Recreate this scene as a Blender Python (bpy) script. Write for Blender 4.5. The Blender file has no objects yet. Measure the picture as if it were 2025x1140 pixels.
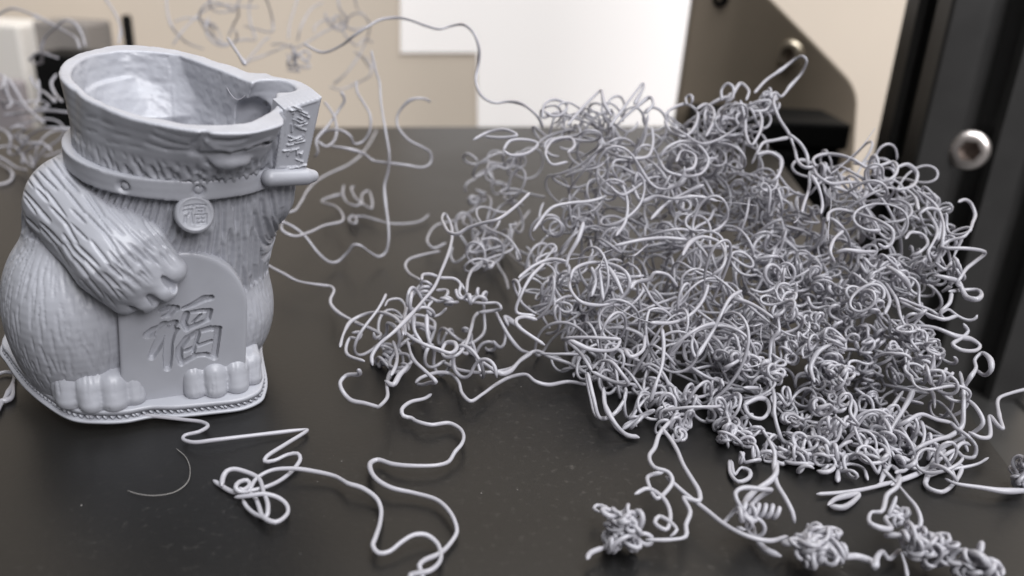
import bpy, math
import numpy as np
from mathutils import Matrix, Vector

# ------------------------------------------------------------------ camera geometry
# All lengths below are millimetres; objects are written in metres.
MM = 0.001
FPX, CX, CY, CAM_H = 1600.0, 1012.5, 570.0, 45.0
def nrm(v):
    v = np.array(v, float); return v / np.linalg.norm(v)
UP = nrm((200, 3930, -1600))                       # world up in (right, up, depth)
FW = nrm(np.array([0, 0, 1.0]) - UP[2] * UP)       # world +Y
RT = np.cross(UP, FW)                              # world +X
def to_world(p):
    p = np.asarray(p, float)
    return np.stack([p @ RT, p @ FW, p @ UP + CAM_H], -1)
def ray(u, v): return np.array([(u - CX) / FPX, (CY - v) / FPX, 1.0])
def at_z(u, v, z=0.0):                             # camera-space point on the level z
    r = ray(u, v); return r * ((z - CAM_H) / (r @ UP))
def at_d(u, v, d): return ray(u, v) * d
def wz(u, v, z=0.0): return to_world(at_z(u, v, z))
def wd(u, v, d): return to_world(at_d(u, v, d))
def wy(u, v, y):                                   # world point on the vertical plane Y=y
    r = ray(u, v); return to_world(r * (y / (r @ FW)))

scene = bpy.context.scene
COL = scene.collection

cam_data = bpy.data.cameras.new('camera')
cam = bpy.data.objects.new('camera', cam_data); COL.objects.link(cam)
cam_data.sensor_width = 36.0
cam_data.lens = FPX / 2025.0 * 36.0
cam_data.clip_start = 0.002; cam_data.clip_end = 20.0
m = Matrix.Identity(4)
for i in range(3):
    w = (RT[i], FW[i], UP[i])
    for k in range(3):
        m[k][i] = w[k] if i < 2 else -w[k]
m[2][3] = CAM_H * MM
cam.matrix_world = m
cam_data.dof.use_dof = True
cam_data.dof.focus_distance = 0.083
cam_data.dof.aperture_fstop = 27.0
scene.camera = cam

world = bpy.data.worlds.new('World'); scene.world = world
world.use_nodes = True
bg = world.node_tree.nodes['Background']
bg.inputs[0].default_value = (1.0, 0.95, 0.90, 1); bg.inputs[1].default_value = 0.085

def area(name, loc, target, size, power, colour, size_y=None):
    d = bpy.data.lights.new(name, 'AREA'); d.energy = power; d.color = colour
    d.shape = 'RECTANGLE'; d.size = size; d.size_y = size_y or size
    o = bpy.data.objects.new(name, d); COL.objects.link(o)
    o.location = loc
    o.rotation_euler = (Vector(target) - Vector(loc)).to_track_quat('-Z', 'Y').to_euler()
    return o
area('ceiling_lamp', (0.30, -0.10, 1.15), (0.0, 0.12, 0.0), 1.10, 24.0, (0.96, 0.98, 1.0), 0.90)
area('front_fill', (0.55, -0.62, 0.62), (0.0, 0.2, 0.03), 0.40, 9.0, (0.98, 0.97, 1.0))  # unseen fill lamp, added to brighten the front sides

scene.view_settings.view_transform = 'Standard'
scene.view_settings.look = 'None'
scene.view_settings.exposure = 0.0
scene.view_settings.gamma = 1.0
scene.view_settings.use_curve_mapping = False
scene.render.engine = 'CYCLES'
scene.cycles.max_bounces = 8

# ------------------------------------------------------------------ helpers
def mesh_data(name, verts, faces, mat=None, smooth=True):
    me = bpy.data.meshes.new(name)
    verts = np.asarray(verts, np.float32)
    if isinstance(faces, np.ndarray):
        nv, nf, k = len(verts), len(faces), faces.shape[1]
        me.vertices.add(nv); me.vertices.foreach_set('co', (verts * MM).ravel())
        me.loops.add(nf * k); me.loops.foreach_set('vertex_index', faces.astype(np.int32).ravel())
        me.polygons.add(nf)
        me.polygons.foreach_set('loop_start', np.arange(0, nf * k, k, dtype=np.int32))
        me.polygons.foreach_set('loop_total', np.full(nf, k, np.int32))
        me.update(calc_edges=True); me.validate()
    else:
        me.from_pydata((verts * MM).tolist(), [], faces); me.update()
    me.polygons.foreach_set('use_smooth', np.full(len(me.polygons), smooth))
    if mat: me.materials.append(mat)
    return me
def mesh_obj(name, verts, faces, mat, parent=None, smooth=True, loc=None):
    o = bpy.data.objects.new(name, mesh_data(name, verts, faces, mat, smooth))
    COL.objects.link(o)
    if parent is not None: o.parent = parent
    if loc is not None: o.location = [c * MM for c in loc]
    return o
def empty(name, loc=(0, 0, 0), matrix=None):
    o = bpy.data.objects.new(name, None); COL.objects.link(o)
    o.empty_display_size = 0.01
    if matrix is not None: o.matrix_world = matrix
    else: o.location = [c * MM for c in loc]
    return o
def tag(o, label=None, cat=None, group=None, kind=None):
    if label: o['label'] = label
    if cat: o['category'] = cat
    if group: o['group'] = group
    if kind: o['kind'] = kind
    return o
def bevel(o, w, seg=2):
    b = o.modifiers.new('bevel', 'BEVEL'); b.width = w * MM; b.segments = seg; b.limit_method = 'ANGLE'
    return o
def prism(poly, z0, z1):
    """poly: list of (x, y); returns verts, faces of the vertical prism"""
    n = len(poly)
    v = [(x, y, z0) for x, y in poly] + [(x, y, z1) for x, y in poly]
    f = [tuple(range(n - 1, -1, -1)), tuple(range(n, 2 * n))]
    f += [(i, (i + 1) % n, n + (i + 1) % n, n + i) for i in range(n)]
    return v, f
def box(x0, x1, y0, y1, z0, z1): return prism([(x0, y0), (x1, y0), (x1, y1), (x0, y1)], z0, z1)
def lathe(profile, seg=32, cap=True):
    v, f = [], []
    for r, z in profile:
        v += [(r * math.cos(2 * math.pi * k / seg), r * math.sin(2 * math.pi * k / seg), z) for k in range(seg)]
    for i in range(len(profile) - 1):
        for k in range(seg):
            a, b = i * seg + k, i * seg + (k + 1) % seg
            f.append((a, b, b + seg, a + seg))
    if cap:
        f.append(tuple(range(seg - 1, -1, -1))); L = (len(profile) - 1) * seg
        f.append(tuple(range(L, L + seg)))
    return v, f

# ------------------------------------------------------------------ materials
def new_mat(name, colour, rough=0.5, spec=0.5, metallic=0.0):
    mt = bpy.data.materials.new(name); mt.use_nodes = True
    b = mt.node_tree.nodes['Principled BSDF']
    b.inputs['Base Color'].default_value = (*colour, 1)
    b.inputs['Roughness'].default_value = rough
    b.inputs['Specular IOR Level'].default_value = spec
    b.inputs['Metallic'].default_value = metallic
    return mt, mt.node_tree, b
def vary(nt, b, colour, amount, scale, detail=4, bump=0.0, bump_scale=None, bump_dist=0.0001, rough=None):
    tc = nt.nodes.new('ShaderNodeTexCoord')
    nz = nt.nodes.new('ShaderNodeTexNoise'); nz.inputs['Scale'].default_value = scale
    nz.inputs['Detail'].default_value = detail
    nt.links.new(tc.outputs['Object'], nz.inputs['Vector'])
    ramp = nt.nodes.new('ShaderNodeValToRGB')
    ramp.color_ramp.elements[0].position = 0.3; ramp.color_ramp.elements[1].position = 0.7
    ramp.color_ramp.elements[0].color = (*[c * (1 - amount) for c in colour], 1)
    ramp.color_ramp.elements[1].color = (*[min(1, c * (1 + amount)) for c in colour], 1)
    nt.links.new(nz.outputs['Fac'], ramp.inputs['Fac'])
    nt.links.new(ramp.outputs['Color'], b.inputs['Base Color'])
    if rough:
        mr = nt.nodes.new('ShaderNodeMapRange')
        mr.inputs['To Min'].default_value = rough[0]; mr.inputs['To Max'].default_value = rough[1]
        nt.links.new(nz.outputs['Fac'], mr.inputs['Value']); nt.links.new(mr.outputs['Result'], b.inputs['Roughness'])
    if bump:
        n2 = nt.nodes.new('ShaderNodeTexNoise'); n2.inputs['Scale'].default_value = bump_scale
        n2.inputs['Detail'].default_value = 3
        nt.links.new(tc.outputs['Object'], n2.inputs['Vector'])
        bp = nt.nodes.new('ShaderNodeBump'); bp.inputs['Strength'].default_value = bump
        bp.inputs['Distance'].default_value = bump_dist
        nt.links.new(n2.outputs['Fac'], bp.inputs['Height']); nt.links.new(bp.outputs['Normal'], b.inputs['Normal'])
    return tc

GREY = (0.345, 0.351, 0.385)
def pla_material(name, colour, layers=True, rough=0.40):
    mt, nt, b = new_mat(name, colour, rough, 0.5)
    tc = vary(nt, b, colour, 0.05, 260, rough=(rough - 0.06, rough + 0.08))
    if layers:
        wv = nt.nodes.new('ShaderNodeTexWave'); wv.wave_type = 'BANDS'; wv.bands_direction = 'Z'
        wv.inputs['Scale'].default_value = 1000 / (0.26 * 2 * math.pi) * 0.62
        wv.inputs['Distortion'].default_value = 0.6; wv.inputs['Detail'].default_value = 1
        nt.links.new(tc.outputs['Object'], wv.inputs['Vector'])
        bp = nt.nodes.new('ShaderNodeBump'); bp.inputs['Strength'].default_value = 0.22
        bp.inputs['Distance'].default_value = 0.00004
        nt.links.new(wv.outputs['Fac'], bp.inputs['Height']); nt.links.new(bp.outputs['Normal'], b.inputs['Normal'])
    return mt
M_PLA = pla_material('grey_pla', GREY, rough=0.36)
M_FIL = pla_material('grey_filament', (0.425, 0.418, 0.452), layers=False, rough=0.23)

_nt = M_FIL.node_tree
_out = [n for n in _nt.nodes if n.type == 'OUTPUT_MATERIAL'][0]; _pb = _nt.nodes['Principled BSDF']
_tr = _nt.nodes.new('ShaderNodeBsdfTranslucent'); _tr.inputs['Color'].default_value = (0.66, 0.64, 0.69, 1)
_mx = _nt.nodes.new('ShaderNodeMixShader'); _mx.inputs[0].default_value = 0.24
_nt.links.new(_pb.outputs[0], _mx.inputs[1]); _nt.links.new(_tr.outputs[0], _mx.inputs[2]); _nt.links.new(_mx.outputs[0], _out.inputs['Surface'])

M_BED, nt, b = new_mat('textured_bed', (0.030, 0.028, 0.026), 0.42, 0.52)
vary(nt, b, (0.0052, 0.0050, 0.0048), 0.3, 38, detail=9, bump=0.14, bump_scale=1900, bump_dist=0.00008, rough=(0.31, 0.44))
# fine grain and pale dust in the coating
_cr = b.inputs['Base Color'].links[0].from_socket
_tc = [n for n in nt.nodes if n.type == 'TEX_COORD'][0]
_n3 = nt.nodes.new('ShaderNodeTexNoise'); _n3.inputs['Scale'].default_value = 1300; _n3.inputs['Detail'].default_value = 2
_n4 = nt.nodes.new('ShaderNodeTexNoise'); _n4.inputs['Scale'].default_value = 22; _n4.inputs['Detail'].default_value = 6
nt.links.new(_tc.outputs['Object'], _n3.inputs['Vector']); nt.links.new(_tc.outputs['Object'], _n4.inputs['Vector'])
_m3 = nt.nodes.new('ShaderNodeMapRange'); _m3.inputs['From Min'].default_value = 0.60; _m3.inputs['From Max'].default_value = 0.78
_m4 = nt.nodes.new('ShaderNodeMapRange'); _m4.inputs['From Min'].default_value = 0.42; _m4.inputs['From Max'].default_value = 0.72
nt.links.new(_n3.outputs['Fac'], _m3.inputs['Value']); nt.links.new(_n4.outputs['Fac'], _m4.inputs['Value'])
_mu = nt.nodes.new('ShaderNodeMath'); _mu.operation = 'MULTIPLY'; nt.links.new(_m3.outputs[0], _mu.inputs[0]); nt.links.new(_m4.outputs[0], _mu.inputs[1])
_mc = nt.nodes.new('ShaderNodeMix'); _mc.data_type = 'RGBA'
nt.links.new(_mu.outputs[0], _mc.inputs[0]); nt.links.new(_cr, _mc.inputs[6]); _mc.inputs[7].default_value = (0.05, 0.047, 0.043, 1)
nt.links.new(_mc.outputs[2], b.inputs['Base Color'])
M_BEDSIDE, nt, b = new_mat('bed_edge_metal', (0.03, 0.03, 0.03), 0.4)
M_WALL, nt, b = new_mat('beige_wall_paint', (0.66, 0.565, 0.455), 0.75)
vary(nt, b, (0.75, 0.645, 0.53), 0.03, 12, bump=0.1, bump_scale=300, bump_dist=0.0005)
M_WHITE, nt, b = new_mat('white_panel_glow', (0.90, 0.87, 0.85), 0.55)
b.inputs['Emission Color'].default_value = (1.0, 0.93, 0.89, 1); b.inputs['Emission Strength'].default_value = 0.28  # glow added so the panel reads as overexposed white
M_BOX, nt, b = new_mat('beige_card', (0.57, 0.43, 0.33), 0.8)
vary(nt, b, (0.58, 0.475, 0.37), 0.03, 30)
M_ANOD, nt, b = new_mat('black_anodised', (0.030, 0.029, 0.028), 0.38, 0.5)
vary(nt, b, (0.026, 0.025, 0.024), 0.12, 120, rough=(0.33, 0.45))
M_SLOT, nt, b = new_mat('slot_black', (0.006, 0.006, 0.006), 0.6, 0.3)
M_PLATE, nt, b = new_mat('plate_reflection_brown', (0.075, 0.066, 0.055), 0.33, 0.5)
vary(nt, b, (0.23, 0.188, 0.142), 0.06, 50, rough=(0.3, 0.4))  # brown of a room reflection is put into the plate's colour
M_BLACK, nt, b = new_mat('matt_black_plastic', (0.005, 0.005, 0.005), 0.6, 0.12)
vary(nt, b, (0.005, 0.005, 0.005), 0.2, 80)
M_STEEL, nt, b = new_mat('bright_steel', (0.86, 0.79, 0.75), 0.36, 0.5, 1.0)
M_BRASS, nt, b = new_mat('zinc_steel', (0.66, 0.58, 0.46), 0.38, 0.5, 1.0)
M_SOCKET, nt, b = new_mat('socket_steel', (0.30, 0.24, 0.21), 0.42, 0.5, 1.0)
M_TABLE, nt, b = new_mat('dark_table', (0.02, 0.02, 0.02), 0.5)
vary(nt, b, (0.02, 0.02, 0.02), 0.2, 20)
M_GREYBOX, nt, b = new_mat('grey_plastic', (0.22, 0.20, 0.185), 0.6)
vary(nt, b, (0.22, 0.20, 0.185), 0.08, 40)
M_PALE, nt, b = new_mat('pale_card', (0.70, 0.66, 0.61), 0.7)
vary(nt, b, (0.70, 0.66, 0.61), 0.03, 25)
M_MAUVE, nt, b = new_mat('mauve_grey_plastic', (0.25, 0.225, 0.23), 0.6)
vary(nt, b, (0.25, 0.225, 0.23), 0.05, 40)
M_DUST, nt, b = new_mat('pale_dust', (0.20, 0.19, 0.18), 0.8)

# ------------------------------------------------------------------ the setting
WALL_Y = 430.0
v, f = box(-900, 900, WALL_Y, WALL_Y + 40, -300, 900)
tag(mesh_obj('wall', v, f, M_WALL, smooth=False), kind='structure')
v, f = box(-700, 700, -500, WALL_Y - 2, -75, -62)
tag(mesh_obj('table', v, f, M_TABLE, smooth=False), kind='structure')

# bright L-shaped panel past the bed; its glow is added
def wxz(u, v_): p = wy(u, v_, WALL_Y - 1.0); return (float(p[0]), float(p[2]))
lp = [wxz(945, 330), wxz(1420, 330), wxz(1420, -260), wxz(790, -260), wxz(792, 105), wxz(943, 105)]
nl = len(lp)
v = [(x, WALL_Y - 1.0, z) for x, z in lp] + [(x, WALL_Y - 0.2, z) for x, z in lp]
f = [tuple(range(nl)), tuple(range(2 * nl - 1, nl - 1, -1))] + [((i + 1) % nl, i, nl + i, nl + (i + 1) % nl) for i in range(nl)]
o = mesh_obj('glow_panel', v, f, M_WHITE, smooth=False)
tag(o, 'bright white panel on the beige wall behind the bed, given an added glow', 'window')

# things far behind on the left, out of focus
def far_box(name, mat, u0, u1, v0, v1, y, label, cat, depth=18, to_table=True):
    p, q = wy(u0, v0, y), wy(u1, v1, y)
    zb = -61.9 if to_table else min(p[2], q[2])
    v, f = box(min(p[0], q[0]), max(p[0], q[0]), y, y + depth, zb, max(p[2], q[2]))
    o = bevel(mesh_obj(name, v, f, mat, smooth=False), 1.5)
    return tag(o, label, cat)
far_box('pale_carton', M_PALE, -120, 52, 42, 150, 360, 'pale cream carton at the far left behind the bed', 'carton', 30)
far_box('grey_case', M_GREYBOX, 58, 176, 42, 112, 372, 'blurred grey case standing behind the black box', 'case', 25)
far_box('black_box', M_BLACK, 60, 190, 106, 240, 340, 'small black box behind the cat, left of its rim', 'box', 22)
far_box('dark_bottle', M_BLACK, 236, 258, 30, 90, 395, 'narrow dark upright stick showing over the rim of the cat', 'stick', 6)
far_box('mauve_tray', M_MAUVE, -140, 50, 152, 240, 300, 'mauve grey tray beyond the far left edge of the bed', 'tray', 6)

# printer bed
pr0, pr1 = wz(1490, 249), wz(2025, 965)
pb0 = wz(700, 252)
dr = nrm(pr1 - pr0); db = nrm(pb0 - pr0)
near = pr0 + dr * 330; left = pr0 + db * 330
poly = [pr0[:2], left[:2], (left + dr * 330)[:2], near[:2]]
poly = [tuple(map(float, p)) for p in poly]
v, f = prism(poly[::1], -3.5, 0.0)
bed = empty('print_bed'); tag(bed, kind='structure')
mesh_obj('build_plate', v, f, M_BED, bed, smooth=False)
v, f = prism([(p[0] * 0.985 - 1, p[1] * 0.985) for p in poly], -9.0, -3.6)
mesh_obj('heater_plate', v, f, M_BEDSIDE, bed, smooth=False)

# ------------------------------------------------------------------ printer frame on the right
def screw(name, pos, axis, r, mat, label=None, parent=None, cat='screw'):
    """button head with a hex socket; axis points out of the surface"""
    root = empty(name)
    z = Vector(axis).normalized()
    q = Vector((0, 0, 1)).rotation_difference(z)
    root.matrix_world = Matrix.Translation(Vector([c * MM for c in pos])) @ q.to_matrix().to_4x4()
    seg = 48; hexr = 0.52 * r; h = 0.40 * r
    rings = []
    def ring(rad, z, hexa=False):
        out = []
        for k in range(seg):
            a = 2 * math.pi * k / seg
            rr = rad
            if hexa:
                s = (a + 0.4) % (math.pi / 3) - math.pi / 6
                rr = rad * math.cos(math.pi / 6) / math.cos(s)
            out.append((rr * math.cos(a), rr * math.sin(a), z))
        return out
    prof = [(r * 0.98, -0.4), (r, 0.02), (r, 0.12 * r), (r * 0.95, 0.24 * r), (r * 0.85, 0.34 * r), (r * 0.74, 0.385 * r), (r * 0.66, h)]
    for a, zz in prof: rings.append(ring(a, zz))
    rings.append(ring(hexr * 1.06, h, True))
    v = [p for R in rings for p in R]; f = []
    for i in range(len(rings) - 1):
        for k in range(seg):
            a, b_ = i * seg + k, i * seg + (k + 1) % seg
            f.append((a, b_, b_ + seg, a + seg))
    head = mesh_obj('screw_head', v, f, mat, root)
    rings = [ring(hexr * 1.06, h, True), ring(hexr, h - 0.05 * r, True), ring(hexr * 0.98, -0.06 * r, True), ring(hexr * 0.25, -0.16 * r)]
    v = [p for R in rings for p in R]
    f = [(i * seg + k, i * seg + (k + 1) % seg, (i + 1) * seg + (k + 1) % seg, (i + 1) * seg + k) for i in range(3) for k in range(seg)] + [tuple(range(3 * seg, 4 * seg))]
    sk = mesh_obj('hex_socket', v, f, M_SOCKET if mat != M_BLACK else M_BLACK, root)
    sk.data.set_sharp_from_angle(angle=math.radians(35))
    head.data.set_sharp_from_angle(angle=math.radians(35))
    if label: tag(root, label, cat)
    return root

# upright extrusion
pc = wd(1848, 160, 178)                      # near left corner
X0, Y0 = pc[0], pc[1]
FWID, SDEP = 42.0, 23.0
def slot_poly():
    P = []
    # front face, left to right (y = Y0)
    x = X0
    P += [(x, Y0 + 0.6), (x + 0.6, Y0)]
    for s in (8.6, 24.4):
        P += [(x + s, Y0), (x + s + 0.9, Y0 + 1.6), (x + s - 1.2, Y0 + 1.9), (x + s - 1.2, Y0 + 4.0), (x + s + 1.8, Y0 + 6.4),
              (x + s + 7.2, Y0 + 6.4), (x + s + 10.2, Y0 + 4.0), (x + s + 10.2, Y0 + 1.9), (x + s + 8.1, Y0 + 1.6), (x + s + 9.0, Y0)]
    P += [(x + FWID - 0.6, Y0), (x + FWID, Y0 + 0.6), (x + FWID, Y0 + SDEP), (x + 0.6, Y0 + SDEP), (x, Y0 + SDEP - 0.6)]
    # left face going forward, one slot
    s0, s1 = Y0 + 15.8, Y0 + 6.8
    P += [(x, s0), (x + 1.6, s0 - 0.9), (x + 1.9, s0 + 1.0), (x + 3.4, s0 + 1.0), (x + 4.6, s0 - 2), (x + 4.6, s1 + 2), (x + 3.4, s1 - 1.0), (x + 1.9, s1 - 1.0), (x + 1.6, s1 + 0.9), (x, s1)]
    return P
post = empty('frame_upright', (X0 + 20, Y0 + 10, -54))
P = slot_poly()
ox, oy, oz = X0 + 20, Y0 + 10, -54
v, f = prism([(x - ox, y - oy) for x, y in P], 0, 420)
mesh_obj('extrusion', v, f, M_ANOD, post, smooth=False)
v, f = box(X0 + 2.2 - ox, X0 + FWID - 1 - ox, Y0 + 6.6 - oy, Y0 + 8 - oy, 0.5, 419)
mesh_obj('slot_insert', v, f, M_SLOT, post, smooth=False)
tag(post, 'tall black aluminium upright with slots at the right edge', 'frame post')
sp = wy(1915, 297, Y0 - 0.2)
screw('button_screw', (sp[0], Y0 - 0.3, sp[2]), (-0.42, -1, 0.06), 4.45, M_STEEL, 'shiny steel hex socket screw on the black upright')

# base rail under the upright
v, f = box(-8, 60, -170, 46, -7.5, 0)
rail = empty('base_rail', (ox, oy, -54.2))
mesh_obj('rail_body', [(a, b_, c) for a, b_, c in v], f, M_ANOD, rail, smooth=False)
v, f = box(20, 29, -169, 45, 0.0, 0.6)
mesh_obj('slot_cover', v, f, M_SLOT, rail, smooth=False)
tag(rail, 'black base rail running below the bed at the far right', 'frame rail')

# side plate with chamfered corner, and a black block standing for its dark reflection
PY = 262.0
def plate_pt(u, v_): 
    p = wy(u, v_, PY); return (p[0], p[2])
pts = [plate_pt(1322, 330), plate_pt(1688, 345), plate_pt(1697, 205), plate_pt(1695, 188), plate_pt(1689, 171), plate_pt(1679, 155), plate_pt(1664, 139), plate_pt(1648, 122), plate_pt(1528, 0)]
ex, ez = pts[-1][0] - (pts[-2][0] - pts[-1][0]) * 1.0, pts[-1][1] - (pts[-2][1] - pts[-1][1]) * 1.0
pts += [(ex, ez), (pts[0][0] + 1.5, ez)]
cx_, cz_ = pts[0]
T = 4.0
n_ = len(pts)
v = [(x - cx_, 0, z - cz_) for x, z in pts] + [(x - cx_, T, z - cz_) for x, z in pts]
f = [tuple(range(n_)), tuple(range(2 * n_ - 1, n_ - 1, -1))] + [((i + 1) % n_, i, n_ + i, n_ + (i + 1) % n_) for i in range(n_)]
plate = empty('side_plate', (cx_, PY, cz_))
bevel(mesh_obj('plate_panel', v, f, M_PLATE, plate, smooth=False), 1.0, 3)
tag(plate, 'dark plate coloured with a brown reflection, with a chamfered corner behind the tangle', 'plate')
q = wy(1560, 108, PY)
screw('plate_screw', (q[0], PY - 0.2, q[2]), (-0.7, -1, 0.05), 4.4, M_BRASS, 'dull blurred screw on the dark chamfered plate')
q = wy(1425, -4, PY)
screw('black_screw', (q[0], PY - 0.2, q[2]), (-0.3, -1, 0.0), 2.6, M_BLACK, 'tiny black screw at the top edge of the dark plate')
p0, p1 = wy(1395, 246, PY - 26), wy(1682, 246, PY - 26)
reflection_block = empty('dark_reflection_block', ((p0[0] + p1[0]) / 2, PY - 13, -61.9))  # added block in place of the plate's dark lower reflection
mx, mz = (p0[0] + p1[0]) / 2, p1[2] + 61.9
v, f = box(p0[0] - mx, p1[0] - mx, -13, 11, 0, mz - 8)
bevel(mesh_obj('block_body', v, f, M_BLACK, reflection_block, smooth=False), 2)
v, f = box(p0[0] - mx - 0.5, p1[0] - mx + 0.5, -13.5, 11.5, mz - 7.8, mz)
bevel(mesh_obj('block_top', v, f, M_BLACK, reflection_block, smooth=False), 1)
tag(reflection_block, 'matt black block standing for a dark reflection on the plate behind the tangle', 'reflection_block')

# ------------------------------------------------------------------ the half-printed cat
# local frame: x right, y away from the camera, z along the print's own up axis (it leans, lifted off the bed)
CN = nrm((0.15, 0.856, -0.495))
_e1 = nrm(np.array([1.0, 0, 0]) - CN[0] * CN); _e2 = np.cross(_e1, CN)
_a = math.radians(25)
CE1 = math.cos(_a) * _e1 + math.sin(_a) * _e2
CE2 = -math.sin(_a) * _e1 + math.cos(_a) * _e2
_P0 = at_z(505, 803, 0.15)
def cat_plane(u, v, c=0.0):
    r = ray(u, v); return r * (((_P0 + CN * c) @ CN) / (r @ CN))
CO = cat_plane(275, 712)
def cloc(p): return np.array([(p - CO) @ CE1, (p - CO) @ CE2, (p - CO) @ CN])
def qc(u, v, c): return cloc(cat_plane(u, v, c))
def qb(u, v, b):
    qd = CO + CE2 * b; r = ray(u, v); return cloc(r * ((qd @ CE2) / (r @ CE2)))
cm = Matrix.Identity(4)
_o = to_world(CO)
for i, e in enumerate((CE1, CE2, CN)):
    w = to_world(e) - np.array([0, 0, CAM_H])
    for k in range(3): cm[k][i] = w[k]
for k in range(3): cm[k][3] = _o[k] * MM
cat = empty('cat_figurine', matrix=cm)
tag(cat, 'unfinished grey printed lucky cat figurine, open and hollow at the top', 'figurine')

def surface_nets(fn, lo, hi, h):
    lo = np.array(lo, float); hi = np.array(hi, float)
    n = np.ceil((hi - lo) / h).astype(int) + 1
    ax = [(lo[i] + h * np.arange(n[i])).astype(np.float32) for i in range(3)]
    X, Y, Z = np.meshgrid(*ax, indexing='ij')
    D = fn(X, Y, Z).astype(np.float32)
    D[0] = D[-1] = 1; D[:, 0] = D[:, -1] = 1; D[:, :, 0] = D[:, :, -1] = 1
    S = D < 0
    c = np.zeros(tuple(n - 1), np.int8)
    for i in (0, 1):
        for j in (0, 1):
            for k in (0, 1):
                c += S[i:n[0] - 1 + i, j:n[1] - 1 + j, k:n[2] - 1 + k]
    act = (c > 0) & (c < 8)
    idx = np.argwhere(act)
    vid = np.full(tuple(n - 1), -1, np.int64); vid[act] = np.arange(len(idx))
    corners = np.array([(i, j, k) for i in (0, 1) for j in (0, 1) for k in (0, 1)])
    edges = [(a, b) for a in range(8) for b in range(a + 1, 8) if np.abs(corners[a] - corners[b]).sum() == 1]
    val = np.stack([D[idx[:, 0] + q[0], idx[:, 1] + q[1], idx[:, 2] + q[2]] for q in corners], 1)
    acc = np.zeros((len(idx), 3)); cnt = np.zeros(len(idx))
    for a, b in edges:
        m_ = (val[:, a] < 0) != (val[:, b] < 0)
        t = val[m_, a] / (val[m_, a] - val[m_, b])
        acc[m_] += corners[a] + t[:, None] * (corners[b] - corners[a]); cnt[m_] += 1
    verts = (idx + acc / cnt[:, None]) * h + lo
    F = []
    for axis in range(3):
        s0 = [slice(1, -1)] * 3; s0[axis] = slice(0, n[axis] - 1)
        s1 = list(s0); s1[axis] = slice(1, n[axis])
        A, B = S[tuple(s0)], S[tuple(s1)]
        ch = np.argwhere(A != B)
        flip = A[tuple(ch.T)]
        o_ = np.ones(3, int); o_[axis] = 0
        g = ch + o_
        b1, b2 = [q for q in range(3) if q != axis]
        if axis == 1: b1, b2 = b2, b1
        e1 = np.zeros(3, int); e1[b1] = 1
        e2 = np.zeros(3, int); e2[b2] = 1
        q = [vid[tuple((g - d).T)] for d in (e1 + e2, e2, np.zeros(3, int), e1)]
        q = np.stack(q, 1)
        q[~flip] = q[~flip][:, ::-1]
        F.append(q)
    return verts, np.concatenate(F)

def vnormals(v, f):
    nn = np.cross(v[f[:, 2]] - v[f[:, 0]], v[f[:, 3]] - v[f[:, 1]])
    N = np.zeros_like(v)
    for k in range(4): np.add.at(N, f[:, k], nn)
    return N / (np.linalg.norm(N, axis=1, keepdims=True) + 1e-12)
def smooth_mesh(v, f, it=2, lam=0.5, w=1.0):
    for _ in range(it):
        A = np.zeros_like(v); C = np.zeros(len(v))
        for k in range(4):
            np.add.at(A, f[:, k], v[f[:, (k + 1) % 4]]); np.add.at(C, f[:, k], 1)
            np.add.at(A, f[:, k], v[f[:, (k - 1) % 4]]); np.add.at(C, f[:, k], 1)
        v = v + lam * w * (A / C[:, None] - v)
    return v
def ell(X, Y, Z, c, r):
    x, y, z = (X - c[0]) / r[0], (Y - c[1]) / r[1], (Z - c[2]) / r[2]
    k = np.sqrt(x * x + y * y + z * z)
    g = np.sqrt((x / r[0]) ** 2 + (y / r[1]) ** 2 + (z / r[2]) ** 2) + 1e-6
    return k * (k - 1) / g
def cap(X, Y, Z, a, b, ra, rb):
    a = np.array(a, float); b = np.array(b, float); d = b - a
    t = np.clip(((X - a[0]) * d[0] + (Y - a[1]) * d[1] + (Z - a[2]) * d[2]) / (d @ d), 0, 1)
    return np.sqrt((X - a[0] - t * d[0]) ** 2 + (Y - a[1] - t * d[1]) ** 2 + (Z - a[2] - t * d[2]) ** 2) - (ra + (rb - ra) * t)
def su(a, b, k):
    h = np.clip(0.5 + 0.5 * (b - a) / k, 0, 1)
    return b + (a - b) * h - k * h * (1 - h)
def ss(a, b, k): return -su(-a, b, k)              # a minus b
def hash2(i, j, s):
    x = np.sin(i * 127.1 + j * 311.7 + s * 74.7) * 43758.5453
    return x - np.floor(x)
def vnoise(u, v, s=0):
    i, j = np.floor(u), np.floor(v); fu, fv = u - i, v - j
    fu = fu * fu * (3 - 2 * fu); fv = fv * fv * (3 - 2 * fv)
    a, b, c, d = hash2(i, j, s), hash2(i + 1, j, s), hash2(i, j + 1, s), hash2(i + 1, j + 1, s)
    return (a * (1 - fu) + b * fu) * (1 - fv) + (c * (1 - fu) + d * fu) * fv
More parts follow.
